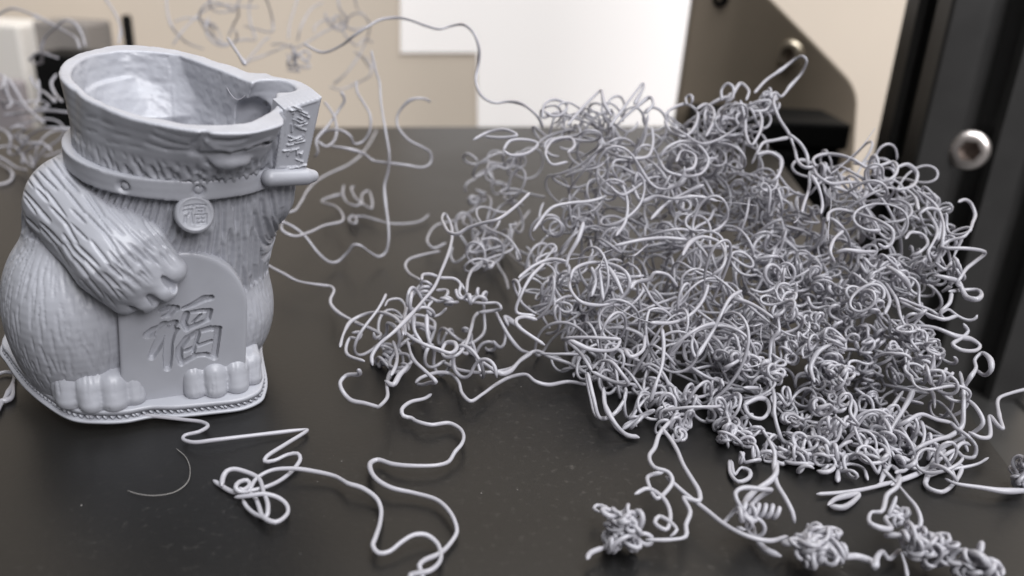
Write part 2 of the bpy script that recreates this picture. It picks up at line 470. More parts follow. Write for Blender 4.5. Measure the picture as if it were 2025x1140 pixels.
def grooves(u, v, du, dv, wid, length, seed, keep=1.0, bend=0.0, jit=0.7):
    """strokes cut along v in a jittered grid of cells du x dv; returns 0..1"""
    u = u + bend * (vnoise(u / (3 * du), v / (1.2 * dv), seed + 9) - 0.5) * du * 2
    i0, j0 = np.floor(u / du), np.floor(v / dv)
    out = np.zeros_like(u)
    for di in (-1, 0, 1):
        for dj in (-1, 0, 1):
            i, j = i0 + di, j0 + dj
            uc = (i + 0.5 + jit * (hash2(i, j, seed) - 0.5)) * du
            vc = (j + 0.1 + 0.8 * hash2(i, j, seed + 1) + 0.5 * (i % 2)) * dv
            L = length * (0.6 + 0.7 * hash2(i, j, seed + 2))
            t = np.clip(1 - np.abs(v - vc) / (L / 2), 0, 1)
            w = wid * (0.4 + 0.6 * np.sqrt(t)) * (0.7 + 0.6 * hash2(i, j, seed + 3))
            sl = (hash2(i, j, seed + 4) - 0.5) * 0.3 * jit / 0.7
            g = np.exp(-((u - uc - sl * (v - vc)) / w) ** 2) * np.minimum(1, t * 2.2) * (hash2(i, j, seed + 5) < keep)
            out = np.maximum(out, g)
    return out
def sstep(a, b, x):
    t = np.clip((x - a) / (b - a), 0, 1); return t * t * (3 - 2 * t)

RIM = 31.0
ZB = 1.35                                           # top of the raft
def radial(pts, cx, cy):
    pts = np.array(pts, float); th = np.arctan2(pts[:, 1] - cy, pts[:, 0] - cx); r = np.hypot(pts[:, 0] - cx, pts[:, 1] - cy)
    o = np.argsort(th); th, r = th[o], r[o]
    T = np.linspace(-np.pi, np.pi, 721)
    R = np.interp(T, np.r_[th[-3:] - 2 * np.pi, th, th[:3] + 2 * np.pi], np.r_[r[-3:], r, r[:3]])
    k = np.hanning(23); k /= k.sum()
    return T, np.convolve(np.r_[R[-60:-1], R, R[1:60]], k, 'same')[59:-59]
HC = (5.6, -0.4)
out_px = [(115, 140), (130, 118), (160, 103), (240, 87), (300, 91), (365, 101), (430, 122), (490, 143), (540, 146), (600, 158), (632, 180), (628, 205), (592, 232), (545, 252), (490, 264), (420, 264), (330, 250), (260, 234), (200, 210), (150, 178)]
in_px = [(141, 138), (174, 112), (238, 100), (300, 103), (366, 110), (432, 132), (486, 154), (520, 165), (545, 176), (546, 190), (545, 212), (522, 227), (493, 241), (442, 247), (402, 247), (329, 237), (257, 221), (196, 197), (159, 171)]
OUT_T, OUT_R = radial([qc(*p, RIM)[:2] for p in out_px], *HC)
IN_T, IN_R = radial([qc(*p, RIM)[:2] for p in in_px], *HC)
ZC = 24.2                                           # collar centre height

def torso_params(z):
    zz = [0, 4, 10, 16, 20, 23, 25, 27]
    cx = np.interp(z, zz, [1.2, 1.6, 2.5, 3.8, 4.7, 5.3, 5.6, 5.6])
    cy = np.interp(z, zz, [2.0, 1.8, 1.5, 1.0, 0.6, 0.3, 0.0, -0.2])
    rx = np.interp(z, zz, [10.0, 10.8, 11.2, 10.9, 10.3, 9.7, 9.45, 9.4])
    ry = np.interp(z, zz, [9.2, 9.6, 9.6, 9.2, 8.8, 8.5, 8.5, 8.6])
    return cx, cy, rx, ry
def torso(X, Y, Z):
    cx, cy, rx, ry = torso_params(Z)
    x, y = (X - cx) / rx, (Y - cy) / ry
    return (np.sqrt(x * x + y * y) - 1) * np.minimum(rx, ry) * 0.95
def head_out(X, Y, Z):
    th = np.arctan2(Y - HC[1], X - HC[0]); r = np.hypot(X - HC[0], Y - HC[1])
    Ro = np.interp(th, OUT_T, OUT_R)
    w_ = sstep(-0.98, -0.62, th) * sstep(0.62, 0.35, th)                # the arm lobe is its own shape
    lim = Ro * (1 - w_) + np.minimum(Ro, 9.8) * w_
    cx, cy, rx, ry = torso_params(np.full_like(Z, 25.0))
    c, s = np.cos(th), np.sin(th)
    Rn = 1 / np.sqrt((c / 9.35) ** 2 + (s / 8.5) ** 2)
    t = np.clip((Z - 24.0) / (RIM - 24.0), 0, 1) ** 1.1
    R = Rn * (1 - t) + lim * t
    return (r - R) * 0.9
def arm_up(X, Y, Z):
    a = cap(X, Y, Z, (9.4, -0.5, 9.0), (12.4, -2.6, 20.5), 2.3, 3.0)
    b = cap(X, Y, Z, (12.4, -2.8, 20.5), (13.9, -4.0, 30.0), 3.0, 3.2)
    c = cap(X, Y, Z, (12.8, -1.2, 20.5), (15.0, -0.6, 34), 2.8, 3.5)
    return su(su(a, b, 1.2), c, 1.5)
def cavity(X, Y, Z, facet=True):
    th = np.arctan2(Y - HC[1], X - HC[0]); r = np.hypot(X - HC[0], Y - HC[1])
    Ri = np.interp(th, IN_T, IN_R)
    sh = 1 - 0.030 * (RIM - Z)
    d = (r - Ri * sh) * 0.9
    if facet: d = np.maximum(d, (X - FA[0]) * FN[0] + (Y - FA[1]) * FN[1] + (Z - FA[2]) * FN[2])
    fl = 15.5 - Z + 0.10 * np.abs(X - 4)              # sloping floor
    d = su(d, fl, -0.0001) if False else np.maximum(d, fl)
    d = np.maximum(d, np.minimum(torso(X, Y, Z), np.maximum(head_out(X, Y, Z), 24.0 - Z)) + 1.1 - 3 * np.clip(Z - 28.5, 0, 9))
    lobe = cap(X, Y, Z, (12.2, 0.4, 26.2), (15.3, -0.4, 33), 1.6, 2.0)
    return np.minimum(d, lobe)
def hit(u, v, fn, off=0.0):
    """first point of the surface fn along the pixel's line of sight, pushed in by off"""
    o_ = cloc(np.zeros(3)); d_ = nrm(cloc(ray(u, v) * 50) - o_); t = 55.0
    for _ in range(400):
        p = o_ + d_ * t
        s_ = float(fn(*[np.array([c]) for c in p])[0])
        if s_ < 0.01: break
        t += max(0.02, min(s_ * 0.5, 0.5))
    return o_ + d_ * (t + off)
head_front = lambda X, Y, Z: np.maximum(head_out(X, Y, Z), 23.5 - Z)
hh = lambda u, v, off=0.0: hit(u, v, head_front, off)
def wall_in(u, v, facet=False):
    o_ = cloc(np.zeros(3)); d_ = nrm(cloc(ray(u, v) * 50) - o_); t = 60.0; inside = False
    while t < 120:
        p = o_ + d_ * t; c_ = float(cavity(*[np.array([c]) for c in p], facet)[0])
        if c_ < 0 and p[2] < RIM: inside = True
        if inside and c_ >= 0: break
        t += 0.05
    return p
FA = qc(366, 113, RIM); _fc = wall_in(450, 232); _fb = qc(490, 160, RIM)
FN = nrm(np.cross(_fb - FA, _fc - FA))
if FN @ (np.array([HC[0], HC[1], 28]) - FA) > 0: FN = -FN
HOLE = wall_in(500, 220, True)
def thigh_l(X, Y, Z):
    t = (Z - 8.2) / 9.2
    prof = np.where(Z > 8.2, np.sqrt(np.clip(1 - t * t, 0, 1)), 1 - 0.0034 * (8.2 - Z) ** 2)
    x_, y_ = (X + 4.9) / 6.9, (Y + 0.4) / 8.4
    d = (np.sqrt(x_ * x_ + y_ * y_) - prof) * 6.9
    return np.where(Z > 8.2, ell(X, Y, Z, (-4.9, -0.4, 8.2), (6.9, 8.4, 9.2)), d)
FACE = [(hh(452, 316, 0.75), (1.9, 1.2, 0.8), 0.45)]
line = lambda pts, off: [hh(a, b, off) for a, b in pts]
CUTS = [(line([(405, 270), (400, 277), (386, 288), (381, 304)], -0.08), 0.40),
        (line([(381, 304), (410, 307), (440, 303), (480, 297), (520, 284), (556, 262)], -0.05), 0.32),
        (line([(402, 312), (410, 324), (432, 332), (462, 330), (490, 318)], -0.1), 0.24),
        (line([(300, 268), (335, 282), (372, 290)], -0.02), 0.17), (line([(290, 284), (330, 297), (372, 300)], -0.02), 0.17),
        (line([(310, 258), (350, 270), (385, 276)], -0.1), 0.15),
        (line([(425, 280), (455, 282), (485, 277)], -0.12), 0.30)]
RIDGES = [(line([(408, 280), (425, 292), (455, 297), (490, 290), (530, 274), (560, 254)], 0.12), 0.19)]
def body_outer(X, Y, Z):
    d = torso(X, Y, Z)
    th_l = thigh_l(X, Y, Z)
    d = su(d, th_l, 0.9)
    d = su(d, ell(X, Y, Z, (9.0, 0.6, 6.4), (5.3, 7.8, 7.4)), 0.8)
    d = su(d, ell(X, Y, Z, (-2.0, 2.0, 17.2), (6.9, 7.0, 6.2)), 1.6)    # shoulder
    d = np.maximum(d, Z - 26.5)
    h = np.maximum(head_out(X, Y, Z), 23.5 - Z)
    # cheeks, lips and chin
    for c, r, k in FACE: h = su(h, ell(X, Y, Z, c, r), k)
    for pts, rr in CUTS:
        for a, b in zip(pts[:-1], pts[1:]): h = ss(h, cap(X, Y, Z, a, b, rr, rr), 0.14)
    for pts, rr in RIDGES:
        for a, b in zip(pts[:-1], pts[1:]): h = su(h, cap(X, Y, Z, a, b, rr, rr), 0.25)
    d = su(d, h, 0.25)
    d = su(d, arm_up(X, Y, Z), 0.9)
    return d
def body_sdf(X, Y, Z):
    d = body_outer(X, Y, Z)
    d = np.maximum(d, ZB - Z)
    d = np.maximum(d, Z - RIM)
    d = np.maximum(d, -cavity(X, Y, Z))
    d = np.maximum(d, -cap(X, Y, Z, HOLE + np.array([0.0, -0.4, -0.5]), HOLE + np.array([0.6, -0.6, -7.0]), 2.0, 1.7))
    return d
bv, bf = surface_nets(body_sdf, (-14.5, -13.2, 0.6), (20.0, 15.0, RIM + 0.6), 0.17)
bv = smooth_mesh(bv, bf, 2, 0.45, np.where(bv[:, 2:] > RIM - 0.5, 0.12, 1.0))
N = vnormals(bv, bf)
x, y, z = bv.T
inner = (cavity(x, y, z) < 0.35)
flat = (z > RIM - 0.25) | (z < ZB + 0.15) | inner
cx, cy, rx, ry = torso_params(z)
ang = np.arctan2(x - cx, -(y - cy))                  # 0 at the front, + to the right
u_t = ang * 9.8
d_l = thigh_l(x, y, z); d_r = ell(x, y, z, (9.0, 0.6, 6.4), (5.3, 7.8, 7.4))
d_a = arm_up(x, y, z); d_h = head_out(x, y, z)
d_t = torso(x, y, z)
w_thigh = ((d_l < 0.35) & (d_l < d_t + 0.2)) | ((d_r < 0.35) & (d_r < d_t + 0.2))
w_head = (z > 25.2) & (d_a > 0.35)
w_arm = (d_a < 0.5) & ~w_head
chest = ~(w_thigh | w_head | w_arm)
# chest hair: long wavy locks
lean = u_t + 0.25 * (z - 20) * np.tanh((x - 5.5) / 4)
g1 = grooves(lean, z, 0.74, 3.4, 0.20, 5.6, 3, bend=0.20, jit=0.40)
disp = np.where(chest, -0.50 * g1 + 0.10, 0.0)
# raised arm: locks running up and out
u_a = np.arctan2(x - 14.4, -(y + 1.6)) * 4.0 + 0.10 * (z - 20)
g2 = grooves(u_a, z, 0.72, 3.4, 0.20, 5.4, 11, bend=0.20, jit=0.40)
disp = np.where(w_arm, -0.46 * g2 + 0.08, disp)
# thighs: short fine hair
u_l = np.where(d_l < d_r, np.arctan2(x + 5.4, -(y + 0.6)) * 7.5, np.arctan2(x - 9.6, -(y - 0.6)) * 7)
g3 = grooves(u_l + 0.05 * z, z, 0.50, 2.5, 0.10, 2.5, 21, keep=0.85, bend=0.12, jit=0.6)
g3b = vnoise(u_l / 0.5, z / 1.6, 5)
disp = np.where(w_thigh, -0.13 * g3 + 0.03, disp)
# head: comb strokes just over the collar, faint slanting ones higher
u_h = np.arctan2(x - HC[0], -(y - HC[1])) * 9.5
low = sstep(27.6, 26.2, z)
g4 = grooves(u_h + 0.2 * z, z, 0.72, 1.5, 0.22, 1.6, 31)
g5 = grooves(z - 0.18 * u_h, u_h, 0.9, 2.6, 0.13, 2.0, 41, keep=0.45)
front = sstep(9, 4, np.abs(u_h + 1))
disp = np.where(w_head, -0.34 * g4 * low * (0.35 + 0.65 * front) - 0.06 * g5 * (1 - low) * (u_h < -1.5), disp)
disp = np.where(flat, 0.0, disp)
fade = sstep(0.25, 0.9, RIM - z)
bv = bv + N * (disp * fade)[:, None]
# print noise on the inside wall
nz_in = (vnoise(u_h / 1.1, z / 0.9, 77) - 0.5) * 0.12 + (vnoise(u_h / 0.35, z / 0.3, 78) - 0.5) * 0.05
bv = bv + N * np.where(inner & (z < RIM - 0.3), nz_in, 0)[:, None]
top_f = bv[:, 2] > RIM - 0.15
bv[top_f, 2] += 0.05 * (vnoise(bv[top_f, 0] / 0.55, bv[top_f, 1] / 0.55, 91) - 0.5) + 0.10 * (vnoise(bv[top_f, 0] / 1.7, bv[top_f, 1] / 1.7, 92) - 0.5)
mesh_obj('body', bv, bf, M_PLA, cat)

# arm folded across the belly
A0, A1 = qb(166, 408, -0.2), qb(243, 508, -7.6)
PALM = qb(262, 532, -8.2)
fingers = []
for (u_, v_), y_, r_ in (((247, 594), -9.2, 1.35), ((286, 590), -10.0, 1.35), ((321, 571), -10.2, 1.35), ((340, 534), -9.5, 1.35)):
    fingers.append((qb(u_ - 46, v_ - 46, y_ + 0.9), qb(u_, v_, y_), r_))
def arm_sdf(X, Y, Z):
    d = su(cap(X, Y, Z, A0, A1, 5.1, 4.1), cap(X, Y, Z, A1, PALM, 4.0, 3.1), 1.5)
    fd = None
    for p0_, p, r in fingers:
        k = cap(X, Y, Z, p0_, p, r * 1.2, r)
        fd = k if fd is None else su(fd, k, 0.10)
    d = su(d, fd, 0.7)
    for (a0_, a1_, _), (b0_, b1_, _) in zip(fingers[:-1], fingers[1:]):
        m1 = (a1_ + b1_) / 2 + np.array([0.25, -0.85, -0.4]); m0 = m1 * 0.35 + (a0_ + b0_) / 2 * 0.65 + np.array([0, -1.15, 0.1])
        d = ss(d, cap(X, Y, Z, m1, m0, 0.55, 0.16), 0.25)
    return np.maximum(d, 0.4 - cavity(X, Y, Z))
av, af = surface_nets(arm_sdf, (-9.6, -14.2, 8), (6.8, 6.5, 25.2), 0.13)
av = smooth_mesh(av, af, 1, 0.4)
N = vnormals(av, af)
look = nrm((A0 + A1) / 2 - cloc(np.zeros(3)))
lay_d = qb(300, 575, -9.0) - qb(150, 400, -3.0)                  # the lie of the fur, shoulder to knuckles
lay_d = nrm(lay_d - (lay_d @ look) * look); acr = np.cross(look, lay_d)
rel = av - A0; s_al = rel @ lay_d; s_ac = rel @ acr
tip_al = np.mean([(np.array(p) - A0) @ lay_d for _, p, _ in fingers])
g = grooves(s_ac, s_al, 0.66, 2.3, 0.115, 2.9, 51, keep=0.95, bend=0.10, jit=0.55)
facing = sstep(0.05, 0.45, -(N @ look))
av = av + N * ((-0.34 * g * sstep(tip_al - 0.2, tip_al - 2.2, s_al) + 0.08 * (vnoise(s_ac / 0.7, s_al / 3.5, 8) - 0.5)) * facing)[:, None]
mesh_obj('folded_arm', av, af, M_PLA, cat)

# feet with toes
def foot(toes, heel, hr, lo, hi, seed):
    def fn(X, Y, Z):
        d = ell(X, Y, Z, heel, hr)
        t = None
        for (u_, v_, y_, r_) in toes:
            p = qb(u_, v_, y_)
            k = cap(X, Y, Z, (p[0], y_, ZB + 0.5), (p[0] - 0.05, y_ + 0.75, ZB + 2.15), r_ * 0.98, r_ * 1.04)
            t = k if t is None else su(t, k, 0.13)
        b_ = None
        for (u_, v_, y_, r_) in toes:                      # each toe runs back into the instep
            p = qb(u_, v_, y_)
            k = cap(X, Y, Z, (p[0], y_ + 0.9, ZB + 2.0), (p[0] * 0.9 + heel[0] * 0.1, y_ + 3.6, ZB + 2.9), r_ * 1.05, r_ * 1.25)
            b_ = k if b_ is None else su(b_, k, 0.45)
        d = su(su(t, b_, 0.25), d, 0.9)
        return np.maximum(d, ZB - 0.02 - Z)
    v, f = surface_nets(fn, lo, hi, 0.15)
    v = smooth_mesh(v, f, 1, 0.4); N = vnormals(v, f)
    g = grooves(v[:, 0], v[:, 2] - 0.5 * v[:, 1], 0.5, 1.8, 0.10, 1.5, seed, keep=0.6)
    v = v + N * (-0.07 * g * (v[:, 2] > ZB + 0.2))[:, None]
    return mesh_obj('foot', v, f, M_PLA, cat)
foot([(138, 765, -7.6, 1.40), (180, 770, -8.8, 1.27), (225, 770, -9.0, 1.34), (266, 767, -8.7, 1.08)], (-4.6, -4.2, 2.6), (4.2, 4.4, 4.4), (-10.5, -12, 0.8), (3, 3, 8), 61)
foot([(385, 753, -8.95, 1.18), (426, 753, -9.25, 1.25), (469, 751, -9.05, 1.25), (500, 747, -8.2, 1.02)], (7.9, -4.6, 2.4), (3.7, 4.2, 2.9), (1, -12, 0.8), (14, 3, 7.5), 67)

# collar with round studs
def collar_sdf(X, Y, Z):
    th = np.arctan2(Y - 0.1, X - 5.5); r = np.hypot(X - 5.5, Y - 0.1)
    c, s = np.cos(th), np.sin(th)
    R = 1 / np.sqrt((c / 9.75) ** 2 + (s / 8.95) ** 2)
    d = np.maximum(np.abs(r - R) - 0.48, np.abs(Z - ZC + 0.025 * (X - 5.5)) - 0.98)
    for p in studs:
        d = np.maximum(d, -(np.sqrt((X - p[0]) ** 2 + (Y - p[1]) ** 2 + (Z - p[2]) ** 2) - 0.62))
    return d
def on_collar(u):
    best = None
    for th in np.linspace(-np.pi, 0, 800):
        p = np.array([5.5 + 10.3 * math.cos(th), 0.1 + 9.5 * math.sin(th), ZC])
        w = CO + CE1 * p[0] + CE2 * p[1] + CN * p[2]
        uu = CX + FPX * w[0] / w[2]
        if best is None or abs(uu - u) < best[0]: best = (abs(uu - u), p)
    return best[1]
studs = [on_collar(242), on_collar(394)]
kv, kf = surface_nets(collar_sdf, (-5.6, -10.2, 22), (16.4, 10.4, 26.4), 0.16)
kv = smooth_mesh(kv, kf, 2, 0.4)
col_o = mesh_obj('collar', kv, kf, M_PLA, cat)
for p in studs:
    v, f = lathe([(0.42, -0.35), (0.42, 0.0), (0.30, 0.14), (0.12, 0.18)], 20)
    q = Vector((0, 0, 1)).rotation_difference(Vector((p[0] - 5.5, p[1] - 0.1, 0)).normalized())
    s = mesh_obj('stud', v, f, M_PLA, col_o)
    pp = p - nrm((p[0] - 5.5, p[1] - 0.1, 0)) * 0.42
    s.matrix_local = Matrix.Translation(Vector(pp * MM)) @ q.to_matrix().to_4x4()

def seg_dist(px, py, pts, w):
    """signed distance to a brush stroke through pts [(x, y)] with half widths w"""
    d = np.full_like(px, 1e3)
    for i in range(len(pts) - 1):
        ax, ay = pts[i]; bx, by = pts[i + 1]; dx, dy = bx - ax, by - ay
        t = np.clip(((px - ax) * dx + (py - ay) * dy) / (dx * dx + dy * dy + 1e-9), 0, 1)
        r = w[i] + (w[i + 1] - w[i]) * t
        d = np.minimum(d, np.hypot(px - ax - t * dx, py - ay - t * dy) - r)
    return d
def relief_panel(name, inside, height, nx, ny, x0, x1, y0, y1, thick, mat, parent):
    """flat piece in local x (right) / y (up), front towards +z, outline from inside(x, y) < 0"""
    gx, gy = np.linspace(x0, x1, nx), np.linspace(y0, y1, ny)
    GX, GY = np.meshgrid(gx, gy, indexing='ij')
    D = inside(GX, GY)
    # pull rim samples on to the outline
    e = 1e-3
    gxn = (inside(GX + e, GY) - D) / e; gyn = (inside(GX, GY + e) - D) / e
    L = gxn ** 2 + gyn ** 2 + 1e-9
    step = max((x1 - x0) / nx, (y1 - y0) / ny)
    keep = D < step * 0.75
    near_ = np.abs(D) < step * 0.75
    PX = np.where(near_, GX - D * gxn / L, GX); PY_ = np.where(near_, GY - D * gyn / L, GY)
    H = height(PX, PY_) - 0.16 * np.exp(-np.clip(-D, 0, 9) / 0.12)
    vid = np.full(D.shape, -1); vid[keep] = np.arange(keep.sum())
    cell = keep[:-1, :-1] & keep[1:, :-1] & keep[1:, 1:] & keep[:-1, 1:]
    ii = np.argwhere(cell)
    q = np.stack([vid[ii[:, 0], ii[:, 1]], vid[ii[:, 0] + 1, ii[:, 1]], vid[ii[:, 0] + 1, ii[:, 1] + 1], vid[ii[:, 0], ii[:, 1] + 1]], 1)
    V = np.stack([PX[keep], PY_[keep], H[keep]], 1)
    ed = {}
    for a in q:
        for k in range(4): ed[(a[k], a[(k + 1) % 4])] = 1
    bd = [(a, b) for a, b in ed if (b, a) not in ed]
    n0 = len(V); back = V.copy(); back[:, 2] = -thick
    sid = np.array([(b, a, a + n0, b + n0) for a, b in bd])
    V = np.concatenate([V, back]); Q = np.concatenate([q, q[:, ::-1] + n0, sid])
    o = mesh_obj(name, V, Q, mat, parent)
    o.data.set_sharp_from_angle(angle=math.radians(50))
    return o
def frame_local(origin, right, up):
    right = nrm(right); up = nrm(np.array(up) - (np.array(up) @ right) * right); nor = np.cross(right, up)
    M = Matrix.Identity(4)
    for k in range(3):
        M[k][0], M[k][1], M[k][2], M[k][3] = right[k], up[k], nor[k], origin[k] * MM
    return M, np.array(right), np.array(up), nor

# oval plaque with the engraved character
PB = qb(360, 775, -9.0); PT = qb(405, 505, -8.55)
PL_, PR_ = qb(236, 680, -8.85), qb(488, 660, -8.85)
M_pl, pr_, pu_, pn_ = frame_local(PB, PR_ - PL_, PT - PB)
def pl2(u, v):
    """pixel -> plaque plane coordinates"""
    r0 = cloc(np.zeros(3)); r1 = cloc(ray(u, v) * 100) - r0
    t = ((PB - r0) @ pn_) / (r1 @ pn_); p = r0 + r1 * t - PB
    return np.array([p @ pr_, p @ pu_])
top = pl2(402, 501)[1]; lft = pl2(236, 680)[0]; rgt = pl2(488, 660)[0]
hw = (rgt - lft) / 2; mid = (rgt + lft) / 2; spring = top - hw * 1.12
def plaque_in(x, y):
    yy = np.maximum(y - spring, 0) / (top - spring) * hw
    d = np.hypot(x - mid, yy) - hw
    return np.maximum(d, -2.2 - y)
def s7(pts): return [tuple(pl2(180 + a / 4.75, 560 + b / 4.75)) for a, b in pts]
K = 1 / 4.75 / 18.4
strokes = [([(655, 262), (730, 232), (795, 240)], [16, 26, 30]), ([(790, 240), (735, 300), (672, 318)], [28, 22, 10]),
           ([(535, 490), (590, 450), (690, 410), (790, 372)], [36, 36, 32, 26]), ([(790, 372), (770, 425)], [26, 20]),
           ([(690, 400), (650, 540), (600, 640), (572, 700)], [40, 40, 36, 26]),
           ([(640, 500), (760, 470), (810, 440)], [36, 40, 18]),
           ([(760, 450), (728, 570), (722, 700), (720, 800)], [40, 38, 40, 30]),
           ([(870, 240), (960, 205), (1060, 150), (1125, 140)], [16, 22, 30, 26]),
           ([(900, 290), (870, 380), (900, 440)], [26, 26, 22]), ([(945, 275), (1050, 258), (1120, 262), (1100, 345)], [14, 18, 22, 20]),
           ([(960, 372), (1030, 300)], [12, 10]), ([(905, 430), (1000, 390), (1090, 350)], [24, 20, 16]),
           ([(905, 520), (830, 620), (830, 700), (852, 760)], [28, 26, 26, 24]),
           ([(905, 520), (1000, 460), (1120, 425), (1200, 430)], [24, 22, 24, 26]),
           ([(1195, 430), (1180, 560), (1160, 700)], [28, 26, 28]),
           ([(860, 750), (990, 680), (1080, 670), (1160, 700)], [24, 22, 20, 26]),
           ([(1010, 480), (985, 580), (960, 660)], [18, 16, 16]), ([(890, 640), (1000, 590), (1130, 545)], [16, 16, 14])]
strokes = [(s7(p), [w_ * K for w_ in w]) for p, w in strokes]
def plaque_h(x, y):
    d = np.full_like(x, 1e3)
    for p, w in strokes: d = np.minimum(d, seg_dist(x, y, p, w))
    return -0.65 * sstep(0.05, -0.09, d)
po = relief_panel('plaque', plaque_in, plaque_h, 180, 260, lft - 0.2, rgt + 0.2, -2.4, top + 0.2, 1.6, M_PLA, cat)
po.matrix_local = M_pl
po['label'] = 'rounded plaque engraved with a brush-written character'

# medallion under the collar
MC = qb(386, 424, -9.8)
M_md, *_ = frame_local(MC, (1, 0.06, -0.03), (0, 0.38, 1))
rng = np.random.default_rng(5)
marks = [([(-0.9, 0.75), (-0.2, 0.85)], .12), ([(-1.0, 0.35), (-0.3, 0.45), (-0.6, -0.1)], .12), ([(-0.9, -0.2), (-1.0, -0.8)], .12), ([(-0.45, 0.1), (-0.35, -0.9)], .12),
         ([(0.1, 0.9), (1.0, 0.8)], .12), ([(0.2, 0.55), (0.9, 0.5), (0.85, 0.2), (0.25, 0.2), (0.2, 0.55)], .10), ([(0.0, -0.15), (1.05, -0.1), (0.95, -0.95), (0.05, -1.0), (0.0, -0.15)], .11), ([(0.5, -0.15), (0.5, -0.95)], .09), ([(0.05, -0.55), (1.0, -0.5)], .09)]
def md_h(x, y):
    d = np.full_like(x, 1e3)
    for p, w in marks: d = np.minimum(d, seg_dist(x, y, [(0.9 * a_, 0.9 * b_) for a_, b_ in p], [w * 0.9] * len(p)))
    return -0.16 * sstep(0.05, -0.06, d) + 0.10 * np.exp(-((np.hypot(x, y) - 1.48) / 0.14) ** 2)
md = relief_panel('medallion', lambda x, y: np.hypot(x, y / 1.05) - 1.68, md_h, 74, 74, -2, 2, -2.1, 2.1, 1.3, M_PLA, cat)
md.matrix_local = M_md
md['label'] = 'round medallion hanging from the collar'

# hanging scroll held by the raised arm
_ys = [hit(u, v, arm_up)[1] for u, v in ((566, 232), (600, 240), (556, 330), (590, 330), (575, 280))]
YS = min(_ys) - 0.12
S_tl, S_tr = qb(562, 216, YS), qb(638, 193, YS + 0.7)
S_bl, S_br = qb(545, 338, YS), qb(606, 336, YS + 0.7)
M_sc, sr_, su_, sn_ = frame_local((S_tl + S_bl) / 2 * 0.5 + (S_tr + S_br) / 2 * 0.5, (S_tr - S_tl) + (S_br - S_bl), (S_tl + S_tr) - (S_bl + S_br))
sc0 = (S_tl + S_bl + S_tr + S_br) / 4
def sc2(p): return np.array([(p - sc0) @ sr_, (p - sc0) @ su_])
Q4 = [sc2(p) for p in (S_bl, S_br, S_tr, S_tl)]
def quad_in(x, y):
    d = np.full_like(x, -1e3)
    for i in range(4):
        a, b = Q4[i], Q4[(i + 1) % 4]; e = b - a; L = np.hypot(*e)
        d = np.maximum(d, ((x - a[0]) * e[1] - (y - a[1]) * e[0]) / L)
    return d
rng = np.random.default_rng(12)
ms = []
for k in range(6):                                   # a column of small brush characters
    yc = 3.0 - k * 1.12; xc = 0.10 * (k % 2) + 0.25 - 0.13 * k
    for j in range(6):
        a = rng.uniform(-0.75, 0.75, 2) * (1.0, 0.62); t = rng.choice([0, 0.2, 1.3, 1.6, 2.4]); l_ = rng.uniform(0.25, 0.6)
        p0 = (xc + a[0] - l_ * math.cos(t), yc + a[1] - l_ * math.sin(t) * 0.7); p1 = (xc + a[0] + l_ * math.cos(t), yc + a[1] + l_ * math.sin(t) * 0.7)
        ms.append(([p0, p1], 0.10))
def sc_h(x, y):
    d = np.full_like(x, 1e3)
    for p, w in ms: d = np.minimum(d, seg_dist(x, y, p, [w, w * 0.7]))
    edge = -quad_in(x, y)
    return 0.22 * sstep(0.05, -0.06, d) - 0.10 * sstep(0.25, 0.45, edge)
qx = [p[0] for p in Q4]; qy = [p[1] for p in Q4]
so = relief_panel('scroll', quad_in, sc_h, 60, 110, min(qx) - 0.2, max(qx) + 0.2, min(qy) - 0.2, max(qy) + 0.2, 2.6, M_PLA, cat)
so.matrix_local = M_sc
so['label'] = 'small hanging scroll with raised characters'
R0, R1 = qb(534, 352, S_bl[1] - 0.1), qb(604, 349, S_br[1] - 0.1)
def rod_sdf(X, Y, Z):
    d = cap(X, Y, Z, R0, R1, 0.85, 0.85)
    R2 = R1 + nrm(R1 - R0) * 0.75
    return su(d, ell(X, Y, Z, R2, (0.6, 0.6, 0.62)), 0.25)
lo = np.minimum(R0, R1) - 2.2; hi = np.maximum(R0, R1) + 2.4
rv, rf = surface_nets(rod_sdf, lo, hi, 0.13)
mesh_obj('scroll_rod', smooth_mesh(rv, rf, 2, .4), rf, M_PLA, cat)

# raft: top sheet, zigzag layer and base sheet
def smooth_loop(pts, n=260, it=10):
    pts = np.array(pts, float); k = len(pts)
    P = np.concatenate([pts[-3:], pts, pts[:3]]); out = []
    for i in range(3, 3 + k):
        p0, p1, p2, p3 = P[i - 1], P[i], P[i + 1], P[i + 2]
        for t in np.linspace(0, 1, 24, endpoint=False):
            out.append(0.5 * ((2 * p1) + (-p0 + p2) * t + (2 * p0 - 5 * p1 + 4 * p2 - p3) * t * t + (-p0 + 3 * p1 - 3 * p2 + p3) * t ** 3))
    out = np.array(out); s = np.r_[0, np.cumsum(np.linalg.norm(np.diff(np.r_[out, out[:1]], axis=0), axis=1))]
    o2 = np.r_[out, out[:1]]; T = np.linspace(0, s[-1], n, endpoint=False)
    return np.stack([np.interp(T, s, o2[:, i]) for i in range(2)], 1)
raft_px = [(2, 690), (14, 722), (48, 768), (92, 806), (142, 834), (200, 840), (250, 838), (300, 829), (350, 828), (420, 821), (480, 813), (515, 798), (525, 782)]
rp = [qc(*p, 0.0)[:2] for p in raft_px] + [(12.4, -7.0), (12.8, -2), (13.6, 5), (11, 11), (4, 14), (-5, 13.8), (-11, 10.6)]
loop = smooth_loop(rp)
